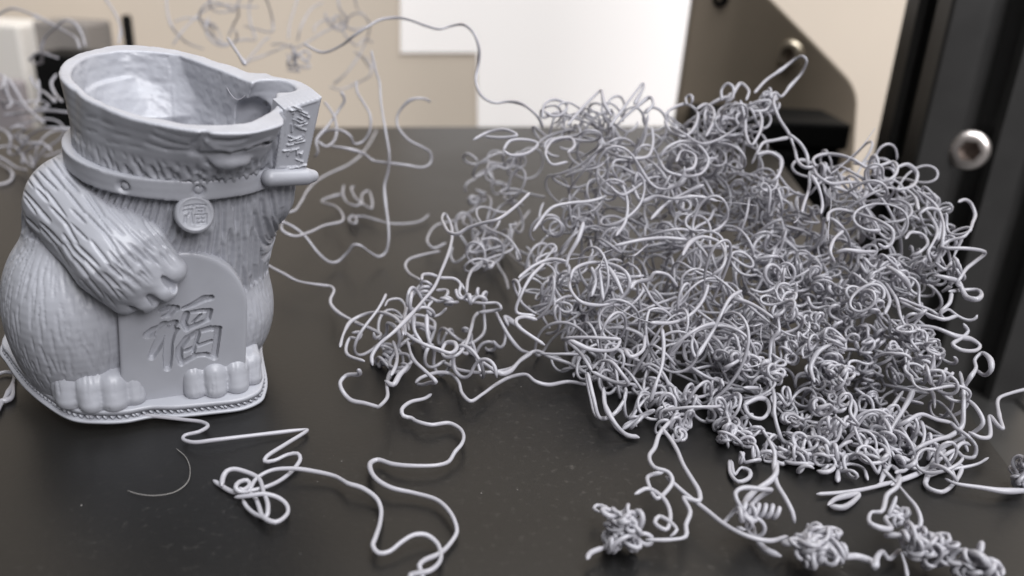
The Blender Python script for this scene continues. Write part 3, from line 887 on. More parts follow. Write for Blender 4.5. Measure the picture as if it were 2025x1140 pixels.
def raft_layer(name, lp, z0, z1, ripple=0.0, curl=0.0):
    n = len(lp); c = lp.mean(0)
    k = np.arange(n)
    lp2 = lp + (lp - c) / np.linalg.norm(lp - c, axis=1)[:, None] * (ripple * np.sin(k * 2 * np.pi * 65 / n))[:, None]
    v, f = [], []
    for s_, zz in ((0.0, z0), (1.0, z0 + 0.04), (1.0, z1 - 0.06), (0.985, z1), (0.0, z1)):
        v += [(c[0] + (p[0] - c[0]) * s_, c[1] + (p[1] - c[1]) * s_, zz) for p in lp2]
    for i in range(4):
        f += [(i * n + j, i * n + (j + 1) % n, (i + 1) * n + (j + 1) % n, (i + 1) * n + j) for j in range(n)]
    return mesh_obj(name, v, f, M_PLA, raft_e)
raft_e = empty('raft'); raft_e.parent = cat
cen = loop.mean(0)
inset = lambda d: loop - (loop - cen) / np.linalg.norm(loop - cen, axis=1)[:, None] * d
raft_layer('base_sheet', inset(-0.02), 0.0, 0.34)
raft_layer('top_sheet', inset(0.35), 0.80, ZB + 0.01)
# zigzag: beads of the middle layer whose ends show along the rim
zv, zf = [], []
dl = inset(0.30); m_n = 140
TT = np.linspace(0, len(dl), m_n, endpoint=False)
for q_, t in enumerate(TT):
    i = int(t) % len(dl); p = dl[i]; dirn = nrm(cen - p); tan = np.array([-dirn[1], dirn[0]])
    lean_ = tan * (0.35 if q_ % 2 else -0.35)
    p_in = p + dirn * 3.0 + lean_
    b0 = len(zv); K_ = 6
    for e_, (pp, r_) in enumerate(((p - dirn * 0.02, 0.10), (p + dirn * 0.06, 0.235), (p_in, 0.235))):
        for a_ in range(K_):
            an = 2 * math.pi * a_ / K_
            zo_ = r_ * (0.62 * math.cos(an) + 0.6 * math.sin(an)); zv.append((pp[0] + tan[0] * zo_, pp[1] + tan[1] * zo_, 0.57 + 1.05 * r_ * math.sin(an)))
    for e_ in range(2):
        for a_ in range(K_):
            zf.append((b0 + e_ * K_ + a_, b0 + e_ * K_ + (a_ + 1) % K_, b0 + (e_ + 1) * K_ + (a_ + 1) % K_, b0 + (e_ + 1) * K_ + a_))
    zf.append(tuple(b0 + a_ for a_ in range(K_ - 1, -1, -1)))
zo = mesh_obj('zigzag_layer', zv, zf, M_PLA, raft_e); zo['kind'] = 'stuff'
raft_layer('core_sheet', inset(1.2), 0.345, 0.795)
# ------------------------------------------------------------------ filament
RAD = 0.205
def catmull(P, step):
    P = np.array(P, float)
    Q = np.concatenate([[2 * P[0] - P[1]], P, [2 * P[-1] - P[-2]]])
    out = []
    for i in range(1, len(Q) - 2):
        p0, p1, p2, p3 = Q[i - 1:i + 3]
        # centripetal parametrisation keeps tight bends from overshooting
        k = [max(np.linalg.norm(b - a), 1e-4) ** 0.5 for a, b in ((p0, p1), (p1, p2), (p2, p3))]
        t0, t1 = 0, k[0]; t2 = t1 + k[1]; t3 = t2 + k[2]
        n = max(2, int(np.linalg.norm(p2 - p1) / step) + 1)
        t = np.linspace(t1, t2, n, endpoint=False)[:, None]
        A1_ = (t1 - t) / (t1 - t0) * p0 + (t - t0) / (t1 - t0) * p1
        A2_ = (t2 - t) / (t2 - t1) * p1 + (t - t1) / (t2 - t1) * p2
        A3_ = (t3 - t) / (t3 - t2) * p2 + (t - t2) / (t3 - t2) * p3
        B1 = (t2 - t) / (t2 - t0) * A1_ + (t - t0) / (t2 - t0) * A2_
        B2 = (t3 - t) / (t3 - t1) * A2_ + (t - t1) / (t3 - t1) * A3_
        out.append((t2 - t) / (t2 - t1) * B1 + (t - t1) / (t2 - t1) * B2)
    out.append(P[-1:])
    return np.concatenate(out)
def tube(P, r, sides=7, seed=0):
    """closed round strand along P (k x 3); thickness wanders a little, ends are rounded"""
    P = np.asarray(P, float); n = len(P)
    T = np.gradient(P, axis=0); T /= np.linalg.norm(T, axis=1, keepdims=True) + 1e-9
    U_ = np.zeros_like(T)
    a = np.array([0.3, 0.2, 1.0]); u = a - (a @ T[0]) * T[0]; u /= np.linalg.norm(u)
    for i in range(n):
        u = u - (u @ T[i]) * T[i]; u /= np.linalg.norm(u) + 1e-9; U_[i] = u
    V_ = np.cross(T, U_)
    q = np.arange(n)
    rr = r * (1 + 0.06 * np.sin(q * 0.37 + seed) + 0.05 * np.sin(q * 0.11 + 2 * seed))
    gb = np.random.default_rng(int(seed) * 13 + n)
    for _ in range(gb.integers(0, 3)):                       # a bead or a stretched thin stretch
        c_ = gb.uniform(0, n); rr *= 1 + gb.choice([0.45, 0.3, -0.3]) * np.exp(-((q - c_) / gb.uniform(1.2, 5.0)) ** 2)
    rr[0] *= 0.45; rr[-1] *= 0.45
    th = np.arange(sides) * 2 * np.pi / sides
    ring = (P[:, None] + rr[:, None, None] * (np.cos(th)[None, :, None] * U_[:, None] + np.sin(th)[None, :, None] * V_[:, None])).reshape(-1, 3)
    i, k = np.meshgrid(np.arange(n - 1), np.arange(sides), indexing='ij')
    i, k = i.ravel(), k.ravel(); k2 = (k + 1) % sides
    F = np.stack([i * sides + k, i * sides + k2, (i + 1) * sides + k2, (i + 1) * sides + k], 1)
    e0, e1 = len(ring), len(ring) + 1
    ring = np.concatenate([ring, [P[0] - T[0] * r * 0.3], [P[-1] + T[-1] * r * 0.3]])
    caps = [(e0, (j + 1) % sides, j, j) for j in range(0)]
    ks = np.arange(sides)
    tri0 = np.stack([np.full(sides, e0), (ks + 1) % sides, ks], 1)
    b0 = (n - 1) * sides
    tri1 = np.stack([np.full(sides, e1), b0 + ks, b0 + (ks + 1) % sides], 1)
    return ring, F, np.concatenate([tri0, tri1])
def strand_mesh(name, P, r=RAD, sides=7, seed=0, origin=(0, 0, 0)):
    v, q, t = tube(np.asarray(P) - np.array(origin), r, sides, seed)
    me = bpy.data.meshes.new(name)
    nq, ntr = len(q), len(t)
    me.vertices.add(len(v)); me.vertices.foreach_set('co', (v * MM).astype(np.float32).ravel())
    me.loops.add(nq * 4 + ntr * 3)
    me.loops.foreach_set('vertex_index', np.concatenate([q.ravel(), t.ravel()]).astype(np.int32))
    me.polygons.add(nq + ntr)
    me.polygons.foreach_set('loop_start', np.concatenate([np.arange(nq) * 4, nq * 4 + np.arange(ntr) * 3]).astype(np.int32))
    me.polygons.foreach_set('loop_total', np.concatenate([np.full(nq, 4), np.full(ntr, 3)]).astype(np.int32))
    me.update(calc_edges=True)
    me.polygons.foreach_set('use_smooth', np.ones(nq + ntr, bool))
    me.materials.append(M_FIL)
    return me
def strand(name, P, parent=None, r=RAD, sides=7, seed=0, origin=(0, 0, 0)):
    o = bpy.data.objects.new(name, strand_mesh(name, P, r, sides, seed, origin)); COL.objects.link(o)
    if parent is not None: o.parent = parent
    else: o.location = [c * MM for c in origin]
    return o

# views used to lay the strands out: (u0, v0, scale)
VIEW = {'A': (640, 380, 2.478), 'B': (1150, 640, 2.28), 'C': (300, 780, 2.893), 'D': (940, 120, 2.193), 'E': (520, 160, 2.85),
        'G': (280, 0, 3.894), 'H': (1400, 560, 2.85), 'I': (1000, 440, 2.592), 'J': (1500, 280, 3.166), 'K': (1280, 0, 2.714),
        'M': (700, 0, 3.8), 'N': (0, 140, 5.7), 'T': (0, 0, 2.85), 'S': (0, 600, 3.167)}
HV = [150, 200, 300, 450, 600, 760, 880, 1000]; HD = [117, 113, 107, 99, 93, 87.5, 83.5, 79]
def heap_depth(u, v): return float(np.interp(v, HV, HD))
def lay(view, spec, coords, seed=0, wob=None):
    """spec: ('bed', height0, height1) | ('heap', offset) | ('d', d0, d1)"""
    u0, v0, s = VIEW[view]
    P = np.array(coords, float).reshape(-1, 2) / s + (u0, v0)
    n = len(P); r_ = np.random.default_rng(seed * 7 + n)
    ph = r_.uniform(0, 6.28, 2)
    out = []
    for i, (u, v) in enumerate(P):
        t = i / max(1, n - 1)
        wv = math.sin(i * 1.3 + ph[0]) * 0.6 + math.sin(i * 0.6 + ph[1]) * 0.4
        if spec[0] == 'bed':
            h = spec[1] + (spec[2] - spec[1]) * t
            h = max(RAD * 0.95, h + (wob or 0.0) * wv)
            out.append(at_z(u, v, h))
        elif spec[0] == 'heap':
            d = heap_depth(u, v) + spec[1] + (1.6 if wob is None else wob) * wv
            r = ray(u, v); dmax = (0.4 - CAM_H) / (r @ UP) if (r @ UP) < 0 else 1e9
            out.append(r * min(d, dmax))
        else:
            d = spec[1] + (spec[2] - spec[1]) * t + (2.0 if wob is None else wob) * wv
            r = ray(u, v); dmax = (0.4 - CAM_H) / (r @ UP) if (r @ UP) < 0 else 1e9
            out.append(r * min(d, dmax))
    W_ = to_world(np.array(out))
    return catmull(W_, 0.45)
_cnt = [0]
def traced(name, view, spec, coords, parent=None, label=None, cat='filament strand', group=None, r=RAD, wob=None, origin=None):
    _cnt[0] += 1
    P = lay(view, spec, coords, _cnt[0], wob)
    if parent is not None:
        o = strand(name, P, parent, r, 8, _cnt[0], origin if origin is not None else np.array(parent.location) / MM)
    else:
        o = strand(name, P, None, r, 8, _cnt[0], P[0])
        tag(o, label, cat, group)
    return o

def curls(rng, centres, radii, n_steps, step, kap, kap_s, tors, pull=0.5):
    """many wandering curls at once; returns array (strands, steps, 3), world mm"""
    C = np.asarray(centres, float); Rr = np.asarray(radii, float); n = len(C)
    p = C + rng.normal(0, 0.45, (n, 3)) * Rr
    t = rng.normal(size=(n, 3)); t /= np.linalg.norm(t, axis=1, keepdims=True)
    b = rng.normal(size=(n, 3)); b -= (b * t).sum(1, keepdims=True) * t; b /= np.linalg.norm(b, axis=1, keepdims=True)
    lk = np.log(kap) + rng.normal(0, kap_s, n); mean = np.log(kap) * np.ones(n)
    tau = rng.normal(0, tors, n)
    out = np.zeros((n, n_steps, 3))
    for s in range(n_steps):
        out[:, s] = p
        k = np.exp(lk)[:, None]
        nv = np.cross(b, t)
        q = (p - C) / Rr; dist = np.linalg.norm(q, axis=1, keepdims=True)
        home = -(q / Rr); home /= np.linalg.norm(home, axis=1, keepdims=True) + 1e-9
        f_ = np.clip(dist - 0.75, 0, 1.2) * pull
        t = t + step * (k * nv) + step * f_ * home
        low = np.clip(1.2 - p[:, 2], 0, 1.2)
        t[:, 2] += low * 0.5 * step * 2
        t /= np.linalg.norm(t, axis=1, keepdims=True)
        b = b + step * tau[:, None] * nv; b -= (b * t).sum(1, keepdims=True) * t
        b /= np.linalg.norm(b, axis=1, keepdims=True)
        lk += (mean - lk) * 0.12 * step + rng.normal(0, kap_s * 0.60, n) * math.sqrt(step)
        tau += -0.12 * tau * step + rng.normal(0, tors * 0.5, n) * math.sqrt(step)
        kink = rng.random(n) < 0.035 * step
        if kink.any():
            t[kink] += rng.normal(0, 0.55, (kink.sum(), 3)); t /= np.linalg.norm(t, axis=1, keepdims=True)
        flip = rng.random(n) < 0.045 * step                      # a kink or turn back
        b[flip] *= -1
        p = p + t * step
        p[:, 2] = np.maximum(p[:, 2], RAD)
    return out
STYLE = {'sweep': (0.15, 0.50, 0.14), 'loop': (0.31, 0.50, 0.20), 'curl': (0.62, 0.50, 0.42), 'tight': (1.05, 0.45, 0.7), 'knot': (1.5, 0.40, 0.9)}
def blob_strands(parent, u, v, ru, rv, d, dr, n, length, style, seed, r=RAD, name='strand', sides=6, pull=0.6):
    rng = np.random.default_rng(seed)
    c = to_world(at_d(u, v, d)); sc = d / FPX
    # ellipsoid axes: picture-right, up and away are close to world x, z, y
    rad = np.array([ru * sc, dr, rv * sc])
    k, ks, ts = STYLE[style]
    step = 0.42 if style in ('sweep', 'loop') else 0.30
    cs = c + rng.normal(0, 0.38, (n, 3)) * rad
    cs[:, 2] = np.maximum(cs[:, 2], 0.8)
    S = curls(rng, cs, np.tile(rad * 0.8, (n, 1)), int(length / step), step, k, ks, ts, pull)
    org = np.array(parent.location) / MM
    for i in range(n):
        m_ = int(len(S[i]) * rng.uniform(0.55, 1.0))
        strand(name, S[i][:m_], parent, r * rng.uniform(0.92, 1.06), sides, i, org)

# ---- loose strands on the bed, in front
loose = {}
t_ = traced('filament_strand', 'C', ('bed', 0.8, 0.4), [-60, 118, 60, 130, 180, 145, 290, 160, 320, 185, 270, 215, 190, 235, 178, 255, 240, 275, 360, 262, 500, 245, 700, 222, 888, 203, 884, 212, 760, 290, 655, 360, 645, 385, 700, 380, 780, 345, 835, 340, 850, 370, 820, 420, 740, 490, 640, 535, 540, 556, 470, 560, 400, 525, 352, 492],
            label='pale zigzag filament coming out from under the raft of the cat', wob=0.25)
traced('filament_strand', 'C', ('bed', 0.9, 0.9), [560, 548, 600, 482, 680, 437, 800, 425, 950, 445, 1050, 470, 1095, 495, 1125, 512, 1200, 535, 1280, 590, 1310, 650, 1305, 740, 1280, 820, 1265, 870, 1300, 910, 1360, 900, 1430, 845, 1500, 805, 1570, 805, 1630, 850, 1655, 920, 1640, 970, 1590, 1010, 1520, 1025, 1480, 1035, 1490, 1075],
       label='long wavy filament running from the small bed knot to the bottom edge', wob=0.3)
traced('filament_strand', 'C', ('bed', 1.2, 0.7), [1190, -40, 1300, -80, 1330, -130, 1600, 0, 1560, 25, 1480, 45, 1430, 90, 1440, 125, 1485, 136, 1505, 150, 1530, 160, 1600, 175, 1700, 165, 1760, 195, 1785, 240, 1770, 290, 1735, 330, 1722, 352, 1700, 385, 1640, 405, 1500, 410, 1380, 400, 1290, 375, 1255, 390, 1250, 430, 1290, 490, 1370, 535, 1500, 565, 1620, 600, 1690, 655, 1735, 730, 1745, 790, 1710, 850, 1650, 910, 1560, 950, 1530, 980, 1540, 1010, 1556, 1075][6:],
       label='long meandering filament looping down the bed to the right of the zigzag', wob=0.3)
knot = empty('filament_knot', to_world(at_z(480, 980)))
tag(knot, 'small flat loop knot of filament lying below the cat', 'filament knot', 'small knots of filament')
for cs in ([400, 525, 410, 470, 430, 440, 470, 428, 540, 445, 610, 480, 640, 560, 665, 640, 655, 700, 600, 690, 540, 640, 520, 600],
           [475, 590, 560, 580, 640, 570, 720, 590, 770, 630, 775, 685, 710, 732, 640, 705, 612, 640, 590, 590, 560, 560],
           [560, 560, 500, 556, 480, 535, 500, 503, 545, 493, 560, 520, 520, 548, 500, 535]):
    traced('strand', 'C', ('bed', 0.9, 0.7), cs, knot, wob=0.35)

# ---- left cluster
lc = empty('filament_cluster', to_world(at_z(850, 740)))
tag(lc, 'loose open cluster of curled filament between the cat and the big tangle', 'filament tangle')
for h0, h1, cs in (
    (9, 1.5, [170, 870, 175, 893, 110, 900, 82, 930, 95, 980, 130, 1018, 200, 1035, 262, 1052, 268, 1054, 310, 1010, 310, 940, 330, 880]),
    (19, 5, [1010, 5, 930, 80, 850, 135, 770, 155, 700, 180, 660, 205, 620, 200, 590, 160, 580, 125, 600, 112, 620, 150, 630, 210, 615, 290, 580, 380, 540, 470, 490, 530, 420, 610, 340, 690, 270, 750, 235, 810, 240, 850]),
    (4, 7, [80, 760, 100, 690, 140, 630, 200, 600, 270, 590, 340, 610, 380, 650, 390, 700]),
    (10, 6, [480, 430, 490, 405, 530, 405, 570, 420, 640, 425, 670, 450, 665, 500, 700, 530, 780, 545, 850, 545, 870, 570, 840, 580, 760, 590]),
    (6, 1, [840, 580, 870, 640, 910, 710, 960, 770, 1010, 790]),
    (8, 6, [700, 490, 710, 420, 740, 370, 800, 340, 830, 345, 820, 370, 780, 375]),
    (6, 4, [400, 690, 440, 720, 500, 750, 560, 770, 620, 790, 650, 770, 640, 740, 600, 740, 580, 780, 600, 810, 650, 800, 690, 760, 720, 680, 740, 610, 760, 590]),
    (2, 2, [580, 830, 660, 870, 760, 885, 850, 880, 920, 860, 980, 810, 1040, 780, 1110, 810, 1200, 840, 1290, 890]),
    (4, 2, [680, 750, 740, 800, 800, 850, 870, 890, 910, 880, 960, 830, 1020, 790]),
    (1.2, 1.6, [450, 935, 470, 915, 560, 885, 620, 890, 660, 930, 680, 990, 720, 1025, 780, 990, 850, 940, 920, 905, 990, 895, 1040, 930, 1100, 945, 1200, 930, 1290, 945]),
    (7, 3, [440, 600, 445, 680, 480, 740, 500, 780]), (7, 3, [505, 600, 510, 700, 530, 760, 580, 790]),
    (5, 1, [410, 730, 440, 820, 500, 880, 550, 930, 520, 935, 480, 945, 452, 940]),
    (2, 2, [600, 250, 540, 275, 510, 250, 520, 200, 560, 160, 640, 140, 700, 110, 780, 40]),
    (2, 6, [570, 290, 480, 310, 420, 330, 400, 360, 420, 400, 470, 430]),
    (2, 1, [870, 230, 885, 280, 870, 320, 830, 340]), (3, 1, [790, 180, 810, 230, 830, 310, 860, 370, 890, 420, 905, 475]),
    (5, 2, [1010, 90, 980, 130, 930, 190, 920, 240, 960, 290, 1050, 320, 1080, 310]), (1, 1, [890, 280, 940, 330, 1000, 370]),
    (3, 5, [150, 640, 230, 670, 280, 700, 250, 715, 245, 690]), (4, 3, [140, 690, 180, 690, 170, 720, 130, 715, 110, 760, 120, 800, 200, 830]),
    (4, 3, [340, 730, 360, 800, 350, 860, 330, 900]), (3, 3, [380, 840, 410, 850, 370, 900, 340, 945, 300, 925]),
    (6, 5, [300, 560, 320, 530, 370, 525, 400, 560, 380, 620, 345, 600]), (6, 8, [400, 700, 400, 600, 440, 500, 480, 450])):
    traced('strand', 'A', ('bed', h0, h1), cs, lc, wob=0.5)
blob_strands(lc, 866, 585, 42, 36, heap_depth(0, 585) + 4, 3, 5, 22, 'tight', 101)
blob_strands(lc, 770, 660, 60, 55, 97, 3, 4, 26, 'loop', 102)
blob_strands(lc, 935, 640, 60, 50, 99, 3, 3, 24, 'curl', 103)
blob_strands(lc, 765, 730, 40, 40, 93.5, 2.5, 4, 20, 'curl', 104)
blob_strands(lc, 950, 480, 70, 60, 128, 5, 5, 30, 'loop', 105)
blob_strands(lc, 965, 375, 45, 30, 150, 5, 2, 30, 'curl', 106)
blob_strands(lc, 900, 700, 70, 40, 93, 3, 2, 26, 'loop', 107)
traced('filament_strand', 'E', ('bed', 3, 2.5), [-20, 1000, 20, 1035, 120, 1090, 200, 1130, 342, 1154, 376, 1158, 400, 1180, 380, 1235, 385, 1265, 425, 1308, 480, 1340, 560, 1380], label='single filament leading from behind the cat to the loose cluster', wob=0.3)

# ---- strands behind the cat, on the bed and in the air
for h0, h1, cs, lab in (
    (None, None, [610, -170, 640, -40, 655, 0, 665, 120, 690, 280, 712, 420, 705, 510, 685, 590, 692, 700, 705, 800, 708, 900, 690, 970, 655, 992, 600, 965, 550, 930, 515, 925, 470, 975, 420, 1020, 370, 1020, 310, 970, 240, 880, 180, 830, 120, 800, 60, 793], 'filament dropping straight down behind the cat then bending along the bed'),
    (8, 2, [150, 670, 130, 740, 110, 790, 115, 850, 170, 875, 260, 855, 350, 815, 440, 795, 450, 760, 410, 710, 330, 680, 400, 650, 450, 640], 'angular filament beside the right flank of the cat'),
    (3, 3, [455, 590, 450, 640, 480, 690, 530, 705, 550, 690, 520, 660, 500, 600, 515, 600], 'small hooked curl on the bed behind the scroll'),
    (3, 2, [560, 700, 560, 640, 590, 620, 615, 680, 610, 720, 570, 700, 520, 660], 'small triangular loop on the bed behind the scroll'),
    (1, 1, [485, 780, 500, 760, 525, 775, 520, 805, 495, 800, 490, 770, 560, 765, 640, 785, 720, 805, 820, 805, 890, 790, 935, 755], 'curved filament lying flat on the bed with a coiled end'),
    (6, 6, [640, 280, 590, 370, 540, 430, 470, 480, 380, 520, 310, 560, 250, 620, 210, 690, 170, 735, 110, 745], 'thick bowed filament curving down beside the scroll rod'),
    (None, None, [300, 340, 330, 300, 370, 280, 440, 280, 490, 310, 515, 355, 560, 345, 600, 290, 605, 200, 570, 130, 530, 60, 525, 0], 'looping filament behind the scroll, crossing the back edge of the bed'),
    (None, None, [385, 370, 460, 380, 540, 400, 580, 420, 620, 450, 680, 460, 800, 475, 900, 488, 945, 460, 945, 410, 900, 375, 830, 340, 780, 290, 755, 240, 760, 190, 830, 110, 900, 100, 945, 120], 'filament with a wide hairpin bend at the back of the bed'),
    (None, None, [310, 340, 350, 370, 400, 340, 415, 270, 400, 200, 370, 150, 345, 120], 'short hooked filament touching the upper right of the scroll'),
    (None, None, [290, 430, 310, 400, 300, 340, 370, 250, 430, 160, 460, 110, 440, 60], 'thin filament rising behind the scroll corner')):
    if h0 is None: traced('filament_strand', 'E', ('d', 132, 118) if cs[0] == 610 else ('d', 128, 132), cs, label=lab)
    else: traced('filament_strand', 'E', ('bed', h0, h1), cs, label=lab, wob=0.4)
traced('filament_strand', 'M', ('d', 128, 112), [-380, 330, -240, 395, -90, 340, 0, 270, 100, 205, 200, 150, 330, 135, 430, 155, 540, 195, 640, 220, 720, 200, 790, 185, 850, 200, 910, 270, 940, 370, 935, 480, 915, 580, 930, 670, 980, 740, 1060, 775, 1150, 765, 1240, 775, 1320, 820, 1390, 890, 1420, 960], label='long wavy filament strung across the white panel to the tangle')
wisp = empty('filament_wisps', to_world(at_d(480, 120, 185)))
tag(wisp, 'thin blurred wisps of filament hanging in the air above the cat', 'filament wisps')
for cs in ([800, 500, 830, 470, 940, 430, 1060, 380, 1130, 350, 1180, 370], [1000, 345, 1080, 340, 1180, 370, 1270, 330, 1400, 250, 1550, 180, 1630, 110, 1700, 110, 1750, 170, 1750, 250, 1720, 340, 1660, 450, 1580, 560, 1480, 650],
           [1450, 670, 1540, 690, 1640, 650, 1760, 580, 1770, 520, 1730, 440], [1200, 320, 1220, 230, 1260, 140, 1320, 60, 1400, 20],
           [1130, 300, 1140, 190, 1170, 90, 1210, -40], [240, 350, 300, 260, 380, 170, 460, 100, 540, 55, 640, 40, 740, 50, 900, 55],
           [190, -30, 200, 100, 230, 200, 290, 280, 370, 340, 480, 380], [950, -30, 990, 80, 1010, 170, 1005, 245, 900, 230, 790, 200],
           [515, -30, 540, 70, 620, 95, 720, 70, 760, -20], [740, 50, 745, 120, 710, 190, 670, 280], [1330, 250, 1340, 200, 1400, 160, 1470, 150, 1520, 180],
           [800, 480, 880, 390, 960, 300, 990, 290], [1550, 190, 1560, 260, 1650, 350, 1720, 300, 1780, 330], [1560, 200, 1640, 230, 1740, 210], [1640, -30, 1660, 60, 1700, 110],
           [250, 170, 340, 140, 440, 150, 520, 190, 580, 230], [1640, 400, 1700, 440, 1760, 520, 1800, 480]):
    traced('strand', 'G', ('d', 182, 192), cs, wisp, r=0.19, wob=4)
traced('strand', 'G', ('d', 120, 112), [660, 290, 730, 395, 800, 500], wisp, r=0.22)
blob_strands(wisp, 588, 118, 20, 16, 182, 3, 4, 18, 'tight', 120, r=0.24)
blob_strands(wisp, 560, 60, 190, 60, 190, 12, 4, 40, 'sweep', 121, r=0.22)
leftw = empty('filament_wisps', to_world(at_z(40, 420)))
tag(leftw, 'blurred nest of filament loops behind the left shoulder of the cat', 'filament wisps')
for cs in ([90, 80, 180, 220, 290, 400, 400, 510, 500, 590], [40, 500, 150, 490, 300, 470, 420, 465, 560, 450, 760, 470, 900, 480], [230, 860, 300, 760, 420, 680, 560, 645, 680, 650, 860, 660],
           [250, 1060, 270, 940, 350, 870, 470, 820, 580, 900], [-40, 650, 80, 700, 120, 780, 100, 920, 160, 950, 230, 880, 320, 820, 480, 815], [-60, 30, 50, 80, 30, 170, -30, 210], [60, 60, 80, 250, 130, 370, 60, 420, 20, 350, -40, 300],
           [-40, 1030, 100, 1110, 140, 1180, 90, 1260, -20, 1290], [-40, 960, 60, 1010, 180, 1090, 300, 1120], [340, 60, 400, 180, 520, 260, 620, 350], [640, 40, 580, 130, 620, 260, 700, 350], [430, 100, 440, 300, 400, 400, 480, 420, 560, 380]):
    traced('strand', 'N', ('d', 168, 160), cs, leftw, wob=3, r=0.26)
for cs in ([190, 80, 280, 130, 370, 180, 430, 220, 450, 275], [230, 290, 250, 220, 310, 160, 370, 115, 420, 130, 460, 190, 480, 260], [585, -20, 650, 80, 680, 170, 668, 250], [160, 340, 210, 300, 330, 330], [160, 340, 225, 360, 240, 290], [-20, 90, 60, 50, 150, 70, 220, 110]):
    traced('strand', 'T', ('d', 180, 172), cs, leftw, wob=3, r=0.25)
for cs in ([-30, 690, 50, 560, 88, 470, 80, 420], [-30, 450, 30, 430, 90, 440], [-30, 20, 10, -90, 40, -200], [-20, 620, 60, 600, 85, 500]):
    traced('strand', 'S', ('d', 110, 104), cs, leftw, wob=1)
blob_strands(leftw, 30, 290, 60, 80, 165, 8, 3, 40, 'sweep', 131)
blob_strands(leftw, 40, 250, 50, 50, 165, 6, 2, 30, 'loop', 132)

